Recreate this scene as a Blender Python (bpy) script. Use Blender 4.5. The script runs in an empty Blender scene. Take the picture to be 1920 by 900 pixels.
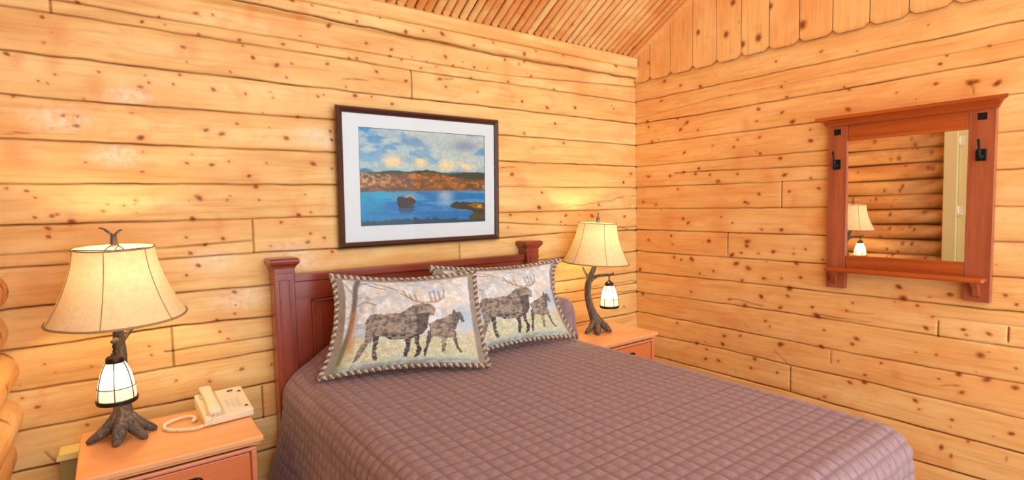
import bpy, bmesh, math, random
import numpy as np
from mathutils import Vector, Matrix
random.seed(7); RNG = np.random.default_rng(11)
SC = bpy.context.scene
COL = SC.collection
PI = math.pi
BACK_SEAMS = [([(-2.817,2.535),(-2.277,2.525),(-1.264,2.511),(-0.031,2.518)],1,None),([(-3.403,2.415),(-3.03,2.408),(-2.282,2.403),(-1.267,2.396),(-0.011,2.462)],0.6,None),([(-3.574,2.362),(-3.437,2.363),(-3.032,2.355),(-2.284,2.352),(-1.889,2.341),(-1.268,2.346),(-0.012,2.345)],0.7,None),([(-3.584,2.198),(-3.041,2.193),(-2.291,2.188),(-1.894,2.187),(-1.272,2.19),(0.006,2.184)],1,None),([(-3.594,2.033),(-3.534,2.03),(-3.049,2.029),(-2.325,2.035),(-1.289,2.022),(0.004,2.02)],0.9,None),([(-3.604,1.866),(-3.057,1.865),(-2.326,1.866),(-1.293,1.856),(0.003,1.857)],0.9,None),([(-3.614,1.695),(-3.066,1.698),(-2.333,1.698),(-1.297,1.695),(0.002,1.693)],0.8,None),([(-3.623,1.536),(-3.074,1.536),(-2.339,1.535),(-1.302,1.529),(0.001,1.531)],0.8,None),([(-3.629,1.425),(-3.415,1.427),(-3.08,1.419),(-2.745,1.432),(-1.303,1.465),(-0.678,1.424),(-0.23,1.391)],0.6,[(-9,-2.75),(-1.33,0)]),([(-3.632,1.374),(-3.423,1.372),(-3.083,1.37),(-2.748,1.373),(-2.346,1.368),(-1.306,1.367),(-0.784,1.377),(0.006,1.365)],1,None),([(-3.642,1.212),(-3.566,1.218),(-3.05,1.215),(-2.659,1.21),(0.005,1.198)],1,None),([(-3.621,1.056),(-3.36,1.058),(-3.057,1.069),(-2.666,1.055),(0.016,1.033)],1,None),([(-3.625,0.994),(-3.093,0.959),(-2.656,0.961),(0.015,0.949)],0.8,[(-3.13,0)]),([(-3.646,0.891),(-3.236,0.884),(-2.659,0.889),(0.021,0.876)],0.8,None),([(-3.625,0.732),(-3.378,0.731),(-3.223,0.729),(-3.012,0.727),(-2.666,0.73),(0.02,0.715)],1,None),([(-3.626,0.575),(-3.49,0.569),(-2.761,0.563)],1.2,None)]
RIGHT_SEAMS = [([(-0.011,2.348),(-2.199,2.348)],0.8,None),([(-0.01,2.223),(-0.747,2.266),(-1.461,2.265),(-2.009,2.262)],0.35,None),([(-0.015,2.182),(-0.491,2.174),(-1.17,2.178),(-2.204,2.188)],0.8,None),([(-0.02,2.019),(-1.356,2.019),(-2.144,2.03)],0.8,None),([(-0.019,1.854),(-1.396,1.853),(-2.12,1.863)],0.6,None),([(-0.018,1.782),(-0.568,1.785),(-1.392,1.765),(-2.121,1.764)],0.7,[(-1.42,-0.35)]),([(-0.012,1.696),(-1.131,1.685),(-1.399,1.688),(-2.123,1.693)],0.7,None),([(-0.011,1.531),(-1.402,1.527),(-2.124,1.526)],0.7,None),([(-0.021,1.367),(-1.396,1.366),(-2.123,1.363)],0.8,None),([(-0.02,1.203),(-0.098,1.198),(-1.399,1.201),(-2.127,1.201)],0.8,None),([(-0.019,1.036),(-0.782,1.042),(-1.401,1.043),(-2.238,1.044)],0.8,None),([(-1.901,0.977),(-2.24,0.979)],0.35,[(-9,-1.9)]),([(-0.018,0.878),(-1.154,0.888),(-1.914,0.879),(-2.243,0.881)],0.7,None),([(-0.017,0.72),(-0.849,0.718),(-1.377,0.711),(-2.248,0.719)],0.8,None),([(-0.172,0.561),(-0.673,0.572),(-1.185,0.565),(-1.549,0.567),(-2.253,0.558)],0.8,None),([(-1.174,0.399),(-1.441,0.395),(-2.258,0.395)],1.1,None),([(-1.831,0.212),(-2.114,0.219)],1.2,None)]
BACK_JOINTS = [(-3.43,2.364,2.409),(-1.888,2.187,2.341),(-2.744,1.376,1.526),(-3.094,0.893,1.064),(-2.738,0.561,0.718),(-1.604,1.243,1.353)]
RIGHT_JOINTS = [(-1.132,1.53,1.685),(-0.776,1.221,1.366),(-1.924,0.881,0.954),(-2.187,0.905,0.969),(-1.199,0.406,0.558)]
BACK_CRACKS = [[(-3.603,1.88),(-3.557,1.889),(-3.504,1.89),(-3.448,1.896)],[(-3.44,1.888),(-3.349,1.893),(-3.199,1.898)],[(-1.294,1.812),(-1.088,1.835),(-0.975,1.856)],[(-0.791,1.547),(-0.481,1.579),(0.002,1.635)],[(-0.23,1.395),(0.006,1.357)],[(-2.288,2.24),(-2.053,2.274)],[(-1.891,2.288),(-1.724,2.314),(-1.617,2.33)],[(-0.545,0.912),(0.002,0.887)],[(-0.752,0.97),(0.003,0.967)],[(-3.544,0.634),(-3.526,0.602),(-3.511,0.582)]]
RIGHT_CRACKS = [[(-0.469,2.137),(-0.43,2.112)],[(-1.374,0.905),(-1.488,0.901),(-1.647,0.906)],[(-1.515,0.942),(-1.646,0.95)],[(-1.914,0.631),(-2.014,0.646)],[(-1.16,0.69),(-1.127,0.667)],[(-1.101,0.641),(-1.178,0.57)],[(-1.43,0.712),(-1.428,0.634)],[(-0.898,0.776),(-0.942,0.728)],[(-0.832,0.47),(-0.844,0.415)],[(-0.602,0.599),(-0.644,0.562)],[(-1.993,0.479),(-2.002,0.447)],[(-2.001,2.12),(-2.025,2.096),(-2.034,2.045)],[(-0.683,1.05),(-0.558,1.061)],[(-0.802,0.926),(-0.915,0.919),(-1.022,0.913)]]
BACK_KNOTS = [(-3.345,2.418,0.0105),(-3.072,2.413,0.0068),(-3.134,2.38,0.0089),(-3.052,2.383,0.0045),(-3.456,2.339,0.0102),(-3.431,2.287,0.0052),(-3.457,2.242,0.0082),(-3.205,2.332,0.0044),(-3.567,2.183,0.01),(-3.43,2.123,0.0073),(-3.292,2.151,0.0086),(-3.455,2.087,0.0052),(-3.154,2.107,0.0112),(-3.123,2.128,0.009),(-3.135,2.156,0.0045),(-3.346,2.038,0.0064),(-3.415,1.965,0.0084),(-3.37,1.966,0.0064),(-3.19,1.994,0.0067),(-3.223,2.055,0.0044),(-3.557,2.027,0.008),(-2.529,2.581,0.0153),(-2.436,2.574,0.0078),(-2.303,2.566,0.0054),(-2.674,2.554,0.0074),(-2.808,2.534,0.0072),(-2.931,2.454,0.0117),(-2.866,2.459,0.0071),(-2.344,2.503,0.0134),(-2.485,2.431,0.0078),(-2.925,2.364,0.0094),(-2.761,2.366,0.0098),(-2.748,2.341,0.0074),(-2.568,2.377,0.0102),(-2.404,2.39,0.0079),(-2.989,2.298,0.0116),(-2.978,2.236,0.007),(-2.707,2.293,0.0124),(-2.602,2.273,0.0127),(-2.532,2.29,0.0077),(-2.357,2.312,0.0107),(-2.806,2.214,0.0073),(-2.56,2.22,0.0077),(-3.008,2.176,0.0093),(-3.034,2.132,0.0069),(-2.88,2.126,0.012),(-2.747,2.121,0.0074),(-2.637,2.142,0.0051),(-2.412,2.143,0.0107),(-2.382,2.154,0.0054),(-2.515,2.033,0.0105),(-2.674,2.041,0.005),(-3.376,1.928,0.0128),(-3.164,1.893,0.0158),(-3.355,1.784,0.0065),(-3.166,1.749,0.0091),(-3.285,1.799,0.0044),(-3.597,1.677,0.0081),(-3.54,1.667,0.0082),(-3.516,1.64,0.0062),(-3.522,1.564,0.0083),(-3.471,1.568,0.0105),(-3.455,1.574,0.0085),(-3.412,1.545,0.015),(-3.309,1.584,0.0088),(-3.238,1.605,0.0067),(-3.196,1.627,0.0068),(-3.199,1.611,0.0045),(-3.197,1.575,0.0045),(-3.292,1.612,0.0044),(-3.485,1.52,0.0105),(-3.486,1.487,0.0105),(-2.918,1.941,0.012),(-2.855,1.928,0.0146),(-2.79,1.979,0.0099),(-2.651,1.972,0.0051),(-2.573,1.925,0.0156),(-2.357,1.973,0.0109),(-2.351,1.93,0.0109),(-2.976,1.829,0.0047),(-2.999,1.79,0.0094),(-2.903,1.786,0.0121),(-2.832,1.803,0.0074),(-2.669,1.8,0.0077),(-2.45,1.804,0.0161),(-2.357,1.783,0.0109),(-2.749,1.738,0.01),(-2.721,1.688,0.0152),(-2.961,1.636,0.0168),(-2.847,1.625,0.0074),(-2.71,1.624,0.0076),(-2.496,1.649,0.0053),(-2.531,1.548,0.0133),(-2.471,1.56,0.0081),(-2.99,1.543,0.0167),(-2.616,1.514,0.0104),(-2.478,1.452,0.0108),(-2.41,1.427,0.011),(-3.019,1.461,0.0071),(-2.873,1.448,0.0123),(-2.946,1.423,0.0097),(-3.006,1.388,0.012),(-2.978,1.331,0.0121),(-3.026,1.291,0.0096),(-2.493,1.41,0.0135),(-2.668,1.401,0.0078),(-2.372,1.353,0.0111),(-2.837,1.193,0.0126),(-2.916,1.073,0.0099),(-2.841,1.092,0.0076),(-2.907,1.016,0.0075),(-3.526,0.983,0.0064),(-3.381,0.946,0.0066),(-3.494,0.944,0.0043),(-3.557,0.817,0.0106),(-3.599,0.862,0.0063),(-3.409,0.705,0.0089),(-2.876,0.978,0.0075),(-3.18,0.996,0.007),(-3.175,0.955,0.007),(-3.09,0.823,0.0072),(-2.824,0.823,0.0128),(-2.691,0.821,0.0079),(-2.96,0.793,0.0099),(-1.302,2.633,0.0098),(-1.355,2.569,0.0097),(-0.917,2.628,0.0139),(-0.622,2.642,0.0146),(-1.112,2.537,0.0169),(-1.236,2.492,0.0133),(-1.126,2.481,0.0101),(-1.082,2.504,0.0102),(-1.018,2.568,0.0103),(-0.781,2.575,0.0107),(-0.291,2.634,0.0154),(-0.263,2.577,0.0155),(-1.371,2.421,0.0065),(-1.026,2.416,0.0103),(-1.214,2.359,0.01),(-0.829,2.355,0.0107),(-1.105,2.246,0.0137),(-0.893,2.225,0.0142),(-0.638,2.248,0.0147),(-0.244,2.276,0.0078),(-0.824,2.124,0.0108),(-1.092,2.042,0.0138),(-0.748,1.998,0.0146),(-1.019,1.949,0.007),(-1.199,1.774,0.0171),(-0.059,1.799,0.0163),(-0.144,1.733,0.0161),(-0.951,1.657,0.0107),(-0.977,1.557,0.0178),(-0.41,1.567,0.0117),(-1.218,1.514,0.0137),(-0.997,1.479,0.0107),(-0.783,1.454,0.0111),(-0.737,1.497,0.0149),(-0.482,1.487,0.0193),(-0.134,1.473,0.0163),(-1.237,1.435,0.0103),(-2.209,2.54,0.011),(-2.081,2.583,0.0084),(-1.934,2.535,0.0145),(-1.829,2.556,0.0089),(-1.709,2.561,0.0152),(-1.492,2.532,0.0126),(-2.146,2.449,0.0112),(-2.004,2.438,0.0115),(-1.667,2.449,0.0123),(-2.011,2.402,0.0086),(-2.201,2.363,0.0111),(-2.242,2.358,0.0082),(-2.094,2.308,0.0142),(-1.924,2.278,0.0118),(-1.945,2.392,0.0087),(-1.88,2.416,0.0059),(-1.79,2.405,0.006),(-1.729,2.383,0.0061),(-1.615,2.405,0.0093),(-1.469,2.415,0.0096),(-1.548,2.436,0.0063),(-1.829,2.361,0.009),(-1.707,2.316,0.0122),(-1.669,2.275,0.0123),(-1.45,2.27,0.0096),(-2.265,2.207,0.0082),(-2.218,2.168,0.0139),(-2.127,2.172,0.0085),(-2.011,2.144,0.0116),(-1.49,2.349,0.0095),(-0.323,0.862,0.0121),(-0.147,0.779,0.0125)]
RIGHT_KNOTS = [(-0.241,2.318,0.0116),(-0.108,2.186,0.0159),(-0.123,2.144,0.0119),(-0.152,2.033,0.0158),(-0.38,2.172,0.0113),(-0.46,2.131,0.0185),(-0.407,2.089,0.015),(-0.547,2.068,0.0109),(-0.439,1.924,0.015),(-0.662,1.951,0.0071),(-0.982,2.144,0.0132),(-0.972,2.072,0.0099),(-1.13,2.102,0.0127),(-1.194,2.039,0.0188),(-1.296,1.98,0.0092),(-1.299,1.915,0.0154),(-0.991,1.971,0.0132),(-0.844,1.97,0.0103),(-0.818,1.925,0.0138),(-0.995,1.868,0.0133),(-1.123,1.828,0.0161),(-0.556,1.804,0.0147),(-0.845,1.75,0.0138),(-1.15,1.726,0.0161),(-0.704,1.709,0.0214),(-0.643,1.755,0.0108),(-0.316,1.766,0.0116),(-0.121,1.773,0.0161),(-0.43,1.786,0.0151),(-0.53,1.769,0.0148),(-1.303,1.699,0.0093),(-1.348,1.638,0.0123),(-1.18,1.625,0.0128),(-0.898,1.566,0.0137),(-0.917,1.559,0.0137),(-0.991,1.615,0.0134),(-0.385,1.667,0.0115),(-0.069,1.58,0.0123),(-0.19,1.558,0.012),(-0.729,1.469,0.0107),(-0.43,1.456,0.0153),(-0.47,1.426,0.0151),(-1.135,1.393,0.0163),(-1.01,1.393,0.0101),(-0.81,1.431,0.0105),(-0.119,1.291,0.0163),(-0.325,1.33,0.0157),(-0.339,1.268,0.0117),(-0.637,1.304,0.0183),(-0.915,1.312,0.0207),(-0.912,1.284,0.0173),(-0.991,1.24,0.0102),(-1.087,1.256,0.0166),(-1.279,1.283,0.0126),(-1.211,1.25,0.0097),(-0.875,1.237,0.0105),(-0.808,1.219,0.0177),(-1.375,1.226,0.0093),(-0.352,1.175,0.0196),(-0.501,1.17,0.0228),(-0.412,1.16,0.0116),(-0.839,1.164,0.0212),(-0.924,1.14,0.0208),(-1.227,1.194,0.0161),(-0.566,1.073,0.0113),(-0.674,1.101,0.0147),(-0.881,1.056,0.014),(-1.027,1.084,0.0169),(-1.139,1.095,0.0099),(-1.253,1.112,0.016),(-1.188,1.038,0.0228),(-1.179,0.991,0.0131),(-1.011,0.966,0.0171),(-1.134,0.912,0.0166),(-1.323,0.942,0.0127),(-1.351,0.895,0.022),(-0.9,0.893,0.0175),(-0.794,0.921,0.0108),(-0.497,0.937,0.0115),(-0.035,1.058,0.0167),(-0.06,0.869,0.0167),(-0.757,0.665,0.0146),(-0.872,0.687,0.0107),(-1.041,0.814,0.0136),(-1.069,0.784,0.0102),(-1.39,0.817,0.0094),(-0.38,0.691,0.0119),(-1.754,1.11,0.0168),(-1.774,1.053,0.0223),(-1.837,1.023,0.011),(-1.968,1.096,0.0158),(-2.173,1.116,0.0123),(-2.212,1.079,0.0098),(-1.887,1.073,0.0054),(-1.538,0.996,0.009),(-1.507,0.947,0.0121),(-1.876,0.913,0.0136),(-2.025,0.931,0.0104),(-2.037,0.907,0.0104),(-2.12,0.927,0.0126),(-1.901,0.975,0.0108),(-1.561,0.799,0.015),(-1.54,0.765,0.0151),(-1.836,0.779,0.0083),(-1.923,0.786,0.0108),(-2.092,0.819,0.0231),(-2.219,0.785,0.0099),(-1.47,0.652,0.0092),(-1.682,0.688,0.0087),(-1.607,0.605,0.0089),(-1.531,0.544,0.0152),(-1.603,0.562,0.0149),(-2.012,0.707,0.0158),(-2.118,0.707,0.0179),(-2.218,0.695,0.0173),(-1.935,0.666,0.0081),(-2.027,0.621,0.0132),(-0.623,0.546,0.0151),(-0.615,0.477,0.0152),(-0.714,0.487,0.0148),(-0.542,0.572,0.0153),(-0.745,0.608,0.0183),(-0.973,0.555,0.0175),(-0.948,0.49,0.0141),(-1.119,0.5,0.0101),(-1.137,0.685,0.0201),(-1.377,0.717,0.0157),(-1.4,0.425,0.0127),(-1.84,0.527,0.014),(-1.857,0.487,0.0084),(-1.993,0.474,0.0107),(-2.212,0.477,0.0125),(-1.954,0.319,0.0109),(-1.994,0.29,0.0081),(-1.999,0.243,0.0108),(-2.057,0.386,0.0079),(-1.35,2.41,0.0119),(-1.09,2.414,0.0095),(-0.792,2.487,0.0102),(-0.567,2.362,0.018),(-0.407,2.399,0.0149),(-0.27,2.455,0.0191),(-2.084,2.263,0.0097),(-1.902,2.221,0.0103),(-1.926,2.256,0.0076),(-2.021,2.109,0.0199),(-2.04,2.11,0.0148),(-2.117,2.088,0.0169),(-1.495,2.065,0.0174),(-1.887,2.129,0.0129),(-1.498,2.171,0.0116),(-1.473,2.19,0.0087),(-1.124,2.255,0.0095),(-1.157,2.189,0.0095),(-1.722,2.115,0.0082)]
GABLE_KNOTS = [(-0.564,2.72,0.0142),(-0.772,2.652,0.017),(-0.819,2.84,0.0167),(-0.887,2.562,0.0166),(-0.991,2.575,0.0194),(-1.063,2.743,0.0158),(-1.254,2.581,0.0212)]
BACK_STAINS = [(-3.411,2.274,0.0332),(-2.959,2.289,0.0374),(-3.139,2.075,0.0225),(-3.432,2.174,0.029),(-2.707,2.489,0.0295),(-2.884,1.496,0.0246),(-2.871,1.167,0.0449),(-2.883,1.528,0.0196),(-3.412,1.545,0.0257),(-3.486,1.504,0.0168),(-3.541,2.165,0.0241),(-2.996,2.281,0.0324),(-2.743,1.725,0.0352),(-2.544,1.556,0.0318),(-3.304,2.085,0.0345),(-3.562,1.816,0.0527),(-3.24,1.302,0.0453),(-2.489,2.526,0.0362),(-0.574,2.446,0.0888),(-3.547,1.279,0.0626)]
RIGHT_STAINS = [(-0.898,2.062,0.0303),(-1.207,1.564,0.0287),(-1.752,0.641,0.0286),(-0.501,1.162,0.0304),(-1.048,1.725,0.0461),(-0.852,1.839,0.0549),(-0.287,1.396,0.0708),(-1.767,1.049,0.0336),(-2.012,2.086,0.0349),(-0.721,1.422,0.0789),(-1.366,1.433,0.0553)]
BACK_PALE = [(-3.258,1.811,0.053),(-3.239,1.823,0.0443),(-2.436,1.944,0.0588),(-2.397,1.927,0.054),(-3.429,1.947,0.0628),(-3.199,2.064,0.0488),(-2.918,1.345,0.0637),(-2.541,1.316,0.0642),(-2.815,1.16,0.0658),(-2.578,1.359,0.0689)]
CAM = ([-3.28266,-2.79799,1.57404],1010.862,[[0.802516,-0.596306,-0.019694],[-0.053864,-0.039537,-0.997765],[0.594195,0.801783,-0.063848]])

# ------------------------------------------------------------------ helpers
def lin(r, g, b):
    f = lambda c: (c/255/12.92) if c/255 <= .04045 else ((c/255+.055)/1.055)**2.4
    return (f(r), f(g), f(b), 1.0)

class MB:
    """collects shapes that become ONE mesh object"""
    def __init__(s): s.v = []; s.f = []; s.sm = []
    def add(s, vs, fs, smooth=False):
        b = len(s.v); s.v.extend([tuple(v) for v in vs])
        s.f.extend([tuple(b+i for i in f) for f in fs]); s.sm.extend([smooth]*len(fs)); return s
    def box(s, lo, hi, bev=0.0, seg=2):
        bm = bmesh.new(); bmesh.ops.create_cube(bm, size=1)
        c = [(a+b)/2 for a, b in zip(lo, hi)]; d = [abs(b-a) for a, b in zip(lo, hi)]
        for v in bm.verts: v.co = Vector((c[0]+v.co.x*d[0], c[1]+v.co.y*d[1], c[2]+v.co.z*d[2]))
        if bev > 0: bmesh.ops.bevel(bm, geom=bm.edges[:], offset=min(bev, min(d)*.45), segments=seg, profile=.5, affect='EDGES')
        bm.verts.index_update()
        s.add([v.co for v in bm.verts], [[v.index for v in f.verts] for f in bm.faces]); bm.free(); return s
    def prism(s, pts, axis, a, b, bev=0.0):
        """polygon pts (2D) extruded along axis from a to b; pts map to the other two axes in order"""
        bm = bmesh.new()
        def mk(p, t):
            if axis == 0: return (t, p[0], p[1])
            if axis == 1: return (p[0], t, p[1])
            return (p[0], p[1], t)
        va = [bm.verts.new(mk(p, a)) for p in pts]; vb = [bm.verts.new(mk(p, b)) for p in pts]
        n = len(pts); bm.faces.new(va); bm.faces.new(vb[::-1])
        for i in range(n): bm.faces.new((va[i], vb[i], vb[(i+1) % n], va[(i+1) % n]))
        bmesh.ops.recalc_face_normals(bm, faces=bm.faces[:])
        if bev > 0: bmesh.ops.bevel(bm, geom=bm.edges[:], offset=bev, segments=2, profile=.5, affect='EDGES')
        bm.verts.index_update()
        s.add([v.co for v in bm.verts], [[v.index for v in f.verts] for f in bm.faces]); bm.free(); return s
    def tube(s, pts, rad, n=10, rough=0.0, seed=0, closed=False, sub=1, caps=True):
        pts = [Vector(p) for p in pts]
        if not hasattr(rad, '__len__'): rad = [rad]*len(pts)
        if sub > 1:
            P = []; R = []
            m = len(pts); rng = range(m if closed else m-1)
            for i in rng:
                p0 = pts[(i-1) % m] if closed or i > 0 else pts[i]; p1 = pts[i]; p2 = pts[(i+1) % m]
                p3 = pts[(i+2) % m] if closed or i+2 < m else p2
                for k in range(sub):
                    t = k/sub
                    P.append(.5*((2*p1)+(p2-p0)*t+(2*p0-5*p1+4*p2-p3)*t*t+(3*p1-p0-3*p2+p3)*t**3))
                    R.append(rad[i]*(1-t)+rad[(i+1) % m]*t)
            if not closed: P.append(pts[-1]); R.append(rad[-1])
            pts, rad = P, R
        m = len(pts); rnd = random.Random(seed)
        prof = [1+rough*(rnd.random()-.5)*2 for _ in range(n)]
        vs = []; up = None
        for i, p in enumerate(pts):
            t = (pts[(i+1) % m]-pts[i-1]) if closed else (pts[min(i+1, m-1)]-pts[max(i-1, 0)])
            t = t.normalized() if t.length > 1e-9 else Vector((0, 0, 1))
            if up is None:
                up = t.orthogonal().normalized()
            up = (up-t*up.dot(t)); up = up.normalized() if up.length > 1e-6 else t.orthogonal().normalized()
            sd = t.cross(up)
            for k in range(n):
                a = 2*PI*k/n; r = rad[i]*prof[k]*(1+rough*.5*(rnd.random()-.5))
                vs.append(p+up*math.cos(a)*r+sd*math.sin(a)*r)
        fs = []
        for i in range(m if closed else m-1):
            for k in range(n):
                a = i*n+k; b = i*n+(k+1) % n; c = ((i+1) % m)*n+(k+1) % n; d = ((i+1) % m)*n+k
                fs.append((a, b, c, d))
        if caps and not closed:
            fs.append(tuple(range(n))[::-1]); fs.append(tuple((m-1)*n+k for k in range(n)))
        return s.add(vs, fs, True)
    def lathe(s, prof, c=(0, 0, 0), n=32, smooth=True, caps=False, sx=1, sy=1):
        vs = []; m = len(prof)
        for r, z in prof:
            for k in range(n):
                a = 2*PI*k/n; vs.append((c[0]+r*math.cos(a)*sx, c[1]+r*math.sin(a)*sy, c[2]+z))
        fs = [(i*n+k, i*n+(k+1) % n, (i+1)*n+(k+1) % n, (i+1)*n+k) for i in range(m-1) for k in range(n)]
        if caps: fs += [tuple(range(n))[::-1], tuple((m-1)*n+k for k in range(n))]
        return s.add(vs, fs, smooth)

def link(name, me, mat, parent=None):
    o = bpy.data.objects.new(name, me); COL.objects.link(o)
    if mat: me.materials.append(mat)
    if parent: o.parent = parent
    return o
def part(name, mb, mat, parent=None, org=None, label=None):
    me = bpy.data.meshes.new(name)
    vs = mb.v
    if org is not None: vs = [(v[0]-org[0], v[1]-org[1], v[2]-org[2]) for v in vs]
    me.from_pydata(vs, [], mb.f)
    me.polygons.foreach_set('use_smooth', mb.sm); me.update()
    o = link(name, me, mat, parent)
    if label: o['label'] = label
    return o
def gridmesh(name, P, mat, parent=None, attrs=None, col=None, smooth=True, wrap=False, uv=None, org=None):
    """P: array (ny, nx, 3)"""
    ny, nx = P.shape[:2]
    V = P.reshape(-1, 3).astype(np.float32)
    if org is not None: V = V-np.array(org, dtype=np.float32)
    idx = np.arange(ny*nx).reshape(ny, nx)
    a = idx[:-1, :-1].ravel(); b = idx[:-1, 1:].ravel(); c = idx[1:, 1:].ravel(); d = idx[1:, :-1].ravel()
    F = np.stack([a, b, c, d], 1).astype(np.int32); nf = len(F)
    me = bpy.data.meshes.new(name)
    me.vertices.add(len(V)); me.vertices.foreach_set('co', V.ravel())
    me.loops.add(nf*4); me.loops.foreach_set('vertex_index', F.ravel())
    me.polygons.add(nf); me.polygons.foreach_set('loop_start', np.arange(0, nf*4, 4, dtype=np.int32))
    me.polygons.foreach_set('use_smooth', np.full(nf, smooth))
    me.update(calc_edges=True)
    for k, v in (attrs or {}).items():
        at = me.attributes.new(k, 'FLOAT', 'POINT'); at.data.foreach_set('value', v.astype(np.float32).ravel())
    if col is not None:
        at = me.attributes.new('Col', 'FLOAT_COLOR', 'POINT')
        at.data.foreach_set('color', np.concatenate([col.reshape(-1, 3), np.ones((ny*nx, 1))], 1).astype(np.float32).ravel())
    if uv is not None:
        u = me.uv_layers.new(name='UVMap'); u.data.foreach_set('uv', uv.reshape(-1, 2)[F.ravel()].astype(np.float32).ravel())
    me.validate()
    return link(name, me, mat, parent)
def root(name, loc, label, cat, group=None, rz=0):
    o = bpy.data.objects.new(name, None); COL.objects.link(o); o.location = loc; o.rotation_euler = (0, 0, rz)
    o.empty_display_size = .05
    return tag(o, label, cat, group)
def tag(o, label, cat, group=None):
    o['label'] = label; o['category'] = cat
    if group: o['group'] = group
    return o
def struct(o): o['kind'] = 'structure'; return o
def copy_tree(o, parent=None):
    c = o.copy(); COL.objects.link(c)
    if parent: c.parent = parent
    for ch in [x for x in bpy.data.objects if x.parent == o and x != c]: copy_tree(ch, c)
    return c

def vnoise(x, y, seed=0):
    """smooth value noise on arrays"""
    r = np.random.default_rng(seed).random((256, 256))
    xi = np.floor(x).astype(int); yi = np.floor(y).astype(int); fx = x-xi; fy = y-yi
    fx = fx*fx*(3-2*fx); fy = fy*fy*(3-2*fy)
    g = lambda i, j: r[i % 256, j % 256]
    return (g(xi, yi)*(1-fx)*(1-fy)+g(xi+1, yi)*fx*(1-fy)+g(xi, yi+1)*(1-fx)*fy+g(xi+1, yi+1)*fx*fy)
def fbm(x, y, seed=0, o=4):
    s = 0; a = .5
    for i in range(o): s = s+a*vnoise(x*2**i, y*2**i, seed+i); a *= .5
    return s/(1-.5**o)
def inpoly(x, y, poly):
    r = np.zeros(x.shape, bool); n = len(poly)
    for i in range(n):
        x1, y1 = poly[i]; x2, y2 = poly[(i+1) % n]
        if y1 == y2: continue
        c = ((y1 > y) != (y2 > y)) & (x < (x2-x1)*(y-y1)/(y2-y1)+x1); r ^= c
    return r
def dline(x, y, pts):
    d = np.full(x.shape, 1e9)
    for (x1, y1), (x2, y2) in zip(pts[:-1], pts[1:]):
        L = (x2-x1)**2+(y2-y1)**2+1e-12
        t = np.clip(((x-x1)*(x2-x1)+(y-y1)*(y2-y1))/L, 0, 1)
        d = np.minimum(d, np.hypot(x-x1-t*(x2-x1), y-y1-t*(y2-y1)))
    return d
sm = lambda a, b, x: (lambda t: t*t*(3-2*t))(np.clip((x-a)/(b-a), 0, 1))

# ------------------------------------------------------------------ materials
def mat(name, base=(.8, .8, .8, 1), rough=.5, metal=0, spec=.5, coat=0, **kw):
    m = bpy.data.materials.new(name); m.use_nodes = True
    b = m.node_tree.nodes['Principled BSDF']
    b.inputs['Base Color'].default_value = base; b.inputs['Roughness'].default_value = rough
    b.inputs['Metallic'].default_value = metal; b.inputs['Specular IOR Level'].default_value = spec
    b.inputs['Coat Weight'].default_value = coat; b.inputs['Coat Roughness'].default_value = .2
    return m
class NT:
    def __init__(s, m): s.t = m.node_tree; s.b = s.t.nodes.get('Principled BSDF')
    def n(s, typ, **kw):
        nd = s.t.nodes.new(typ)
        for k, v in kw.items(): setattr(nd, k, v)
        return nd
    def l(s, a, b): s.t.links.new(a, b)
    def coord(s, scale, kind='Object', loc=(0, 0, 0)):
        tc = s.n('ShaderNodeTexCoord'); mp = s.n('ShaderNodeMapping'); mp.inputs['Scale'].default_value = scale; mp.inputs['Location'].default_value = loc
        s.l(tc.outputs[kind], mp.inputs['Vector']); return mp.outputs['Vector']
    def noise(s, vec, scale, detail=3, rough=.5, dist=0):
        nd = s.n('ShaderNodeTexNoise'); nd.inputs['Scale'].default_value = scale; nd.inputs['Detail'].default_value = detail
        nd.inputs['Roughness'].default_value = rough; nd.inputs['Distortion'].default_value = dist
        s.l(vec, nd.inputs['Vector']); return nd.outputs['Fac']
    def ramp(s, fac, stops):
        nd = s.n('ShaderNodeValToRGB'); e = nd.color_ramp.elements
        while len(e) < len(stops): e.new(.5)
        for el, (p, c) in zip(e, stops): el.position = p; el.color = c
        s.l(fac, nd.inputs['Fac']); return nd.outputs['Color']
    def mix(s, fac, a, b, mode='MIX'):
        nd = s.n('ShaderNodeMix', data_type='RGBA', blend_type=mode)
        for sock, v in ((nd.inputs[0], fac), (nd.inputs[6], a), (nd.inputs[7], b)):
            if hasattr(v, 'links'): s.l(v, sock)
            else: sock.default_value = v
        return nd.outputs[2]
    def math(s, op, a, b=0.0, clamp=False):
        nd = s.n('ShaderNodeMath', operation=op); nd.use_clamp = clamp
        for sock, v in zip(nd.inputs, (a, b)):
            if hasattr(v, 'links'): s.l(v, sock)
            else: sock.default_value = v
        return nd.outputs[0]
    def attr(s, name):
        nd = s.n('ShaderNodeAttribute'); nd.attribute_name = name; return nd
    def bump(s, h, strength=.3, dist=.01):
        nd = s.n('ShaderNodeBump'); nd.inputs['Strength'].default_value = strength; nd.inputs['Distance'].default_value = dist
        s.l(h, nd.inputs['Height']); s.l(nd.outputs['Normal'], s.b.inputs['Normal'])

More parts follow.
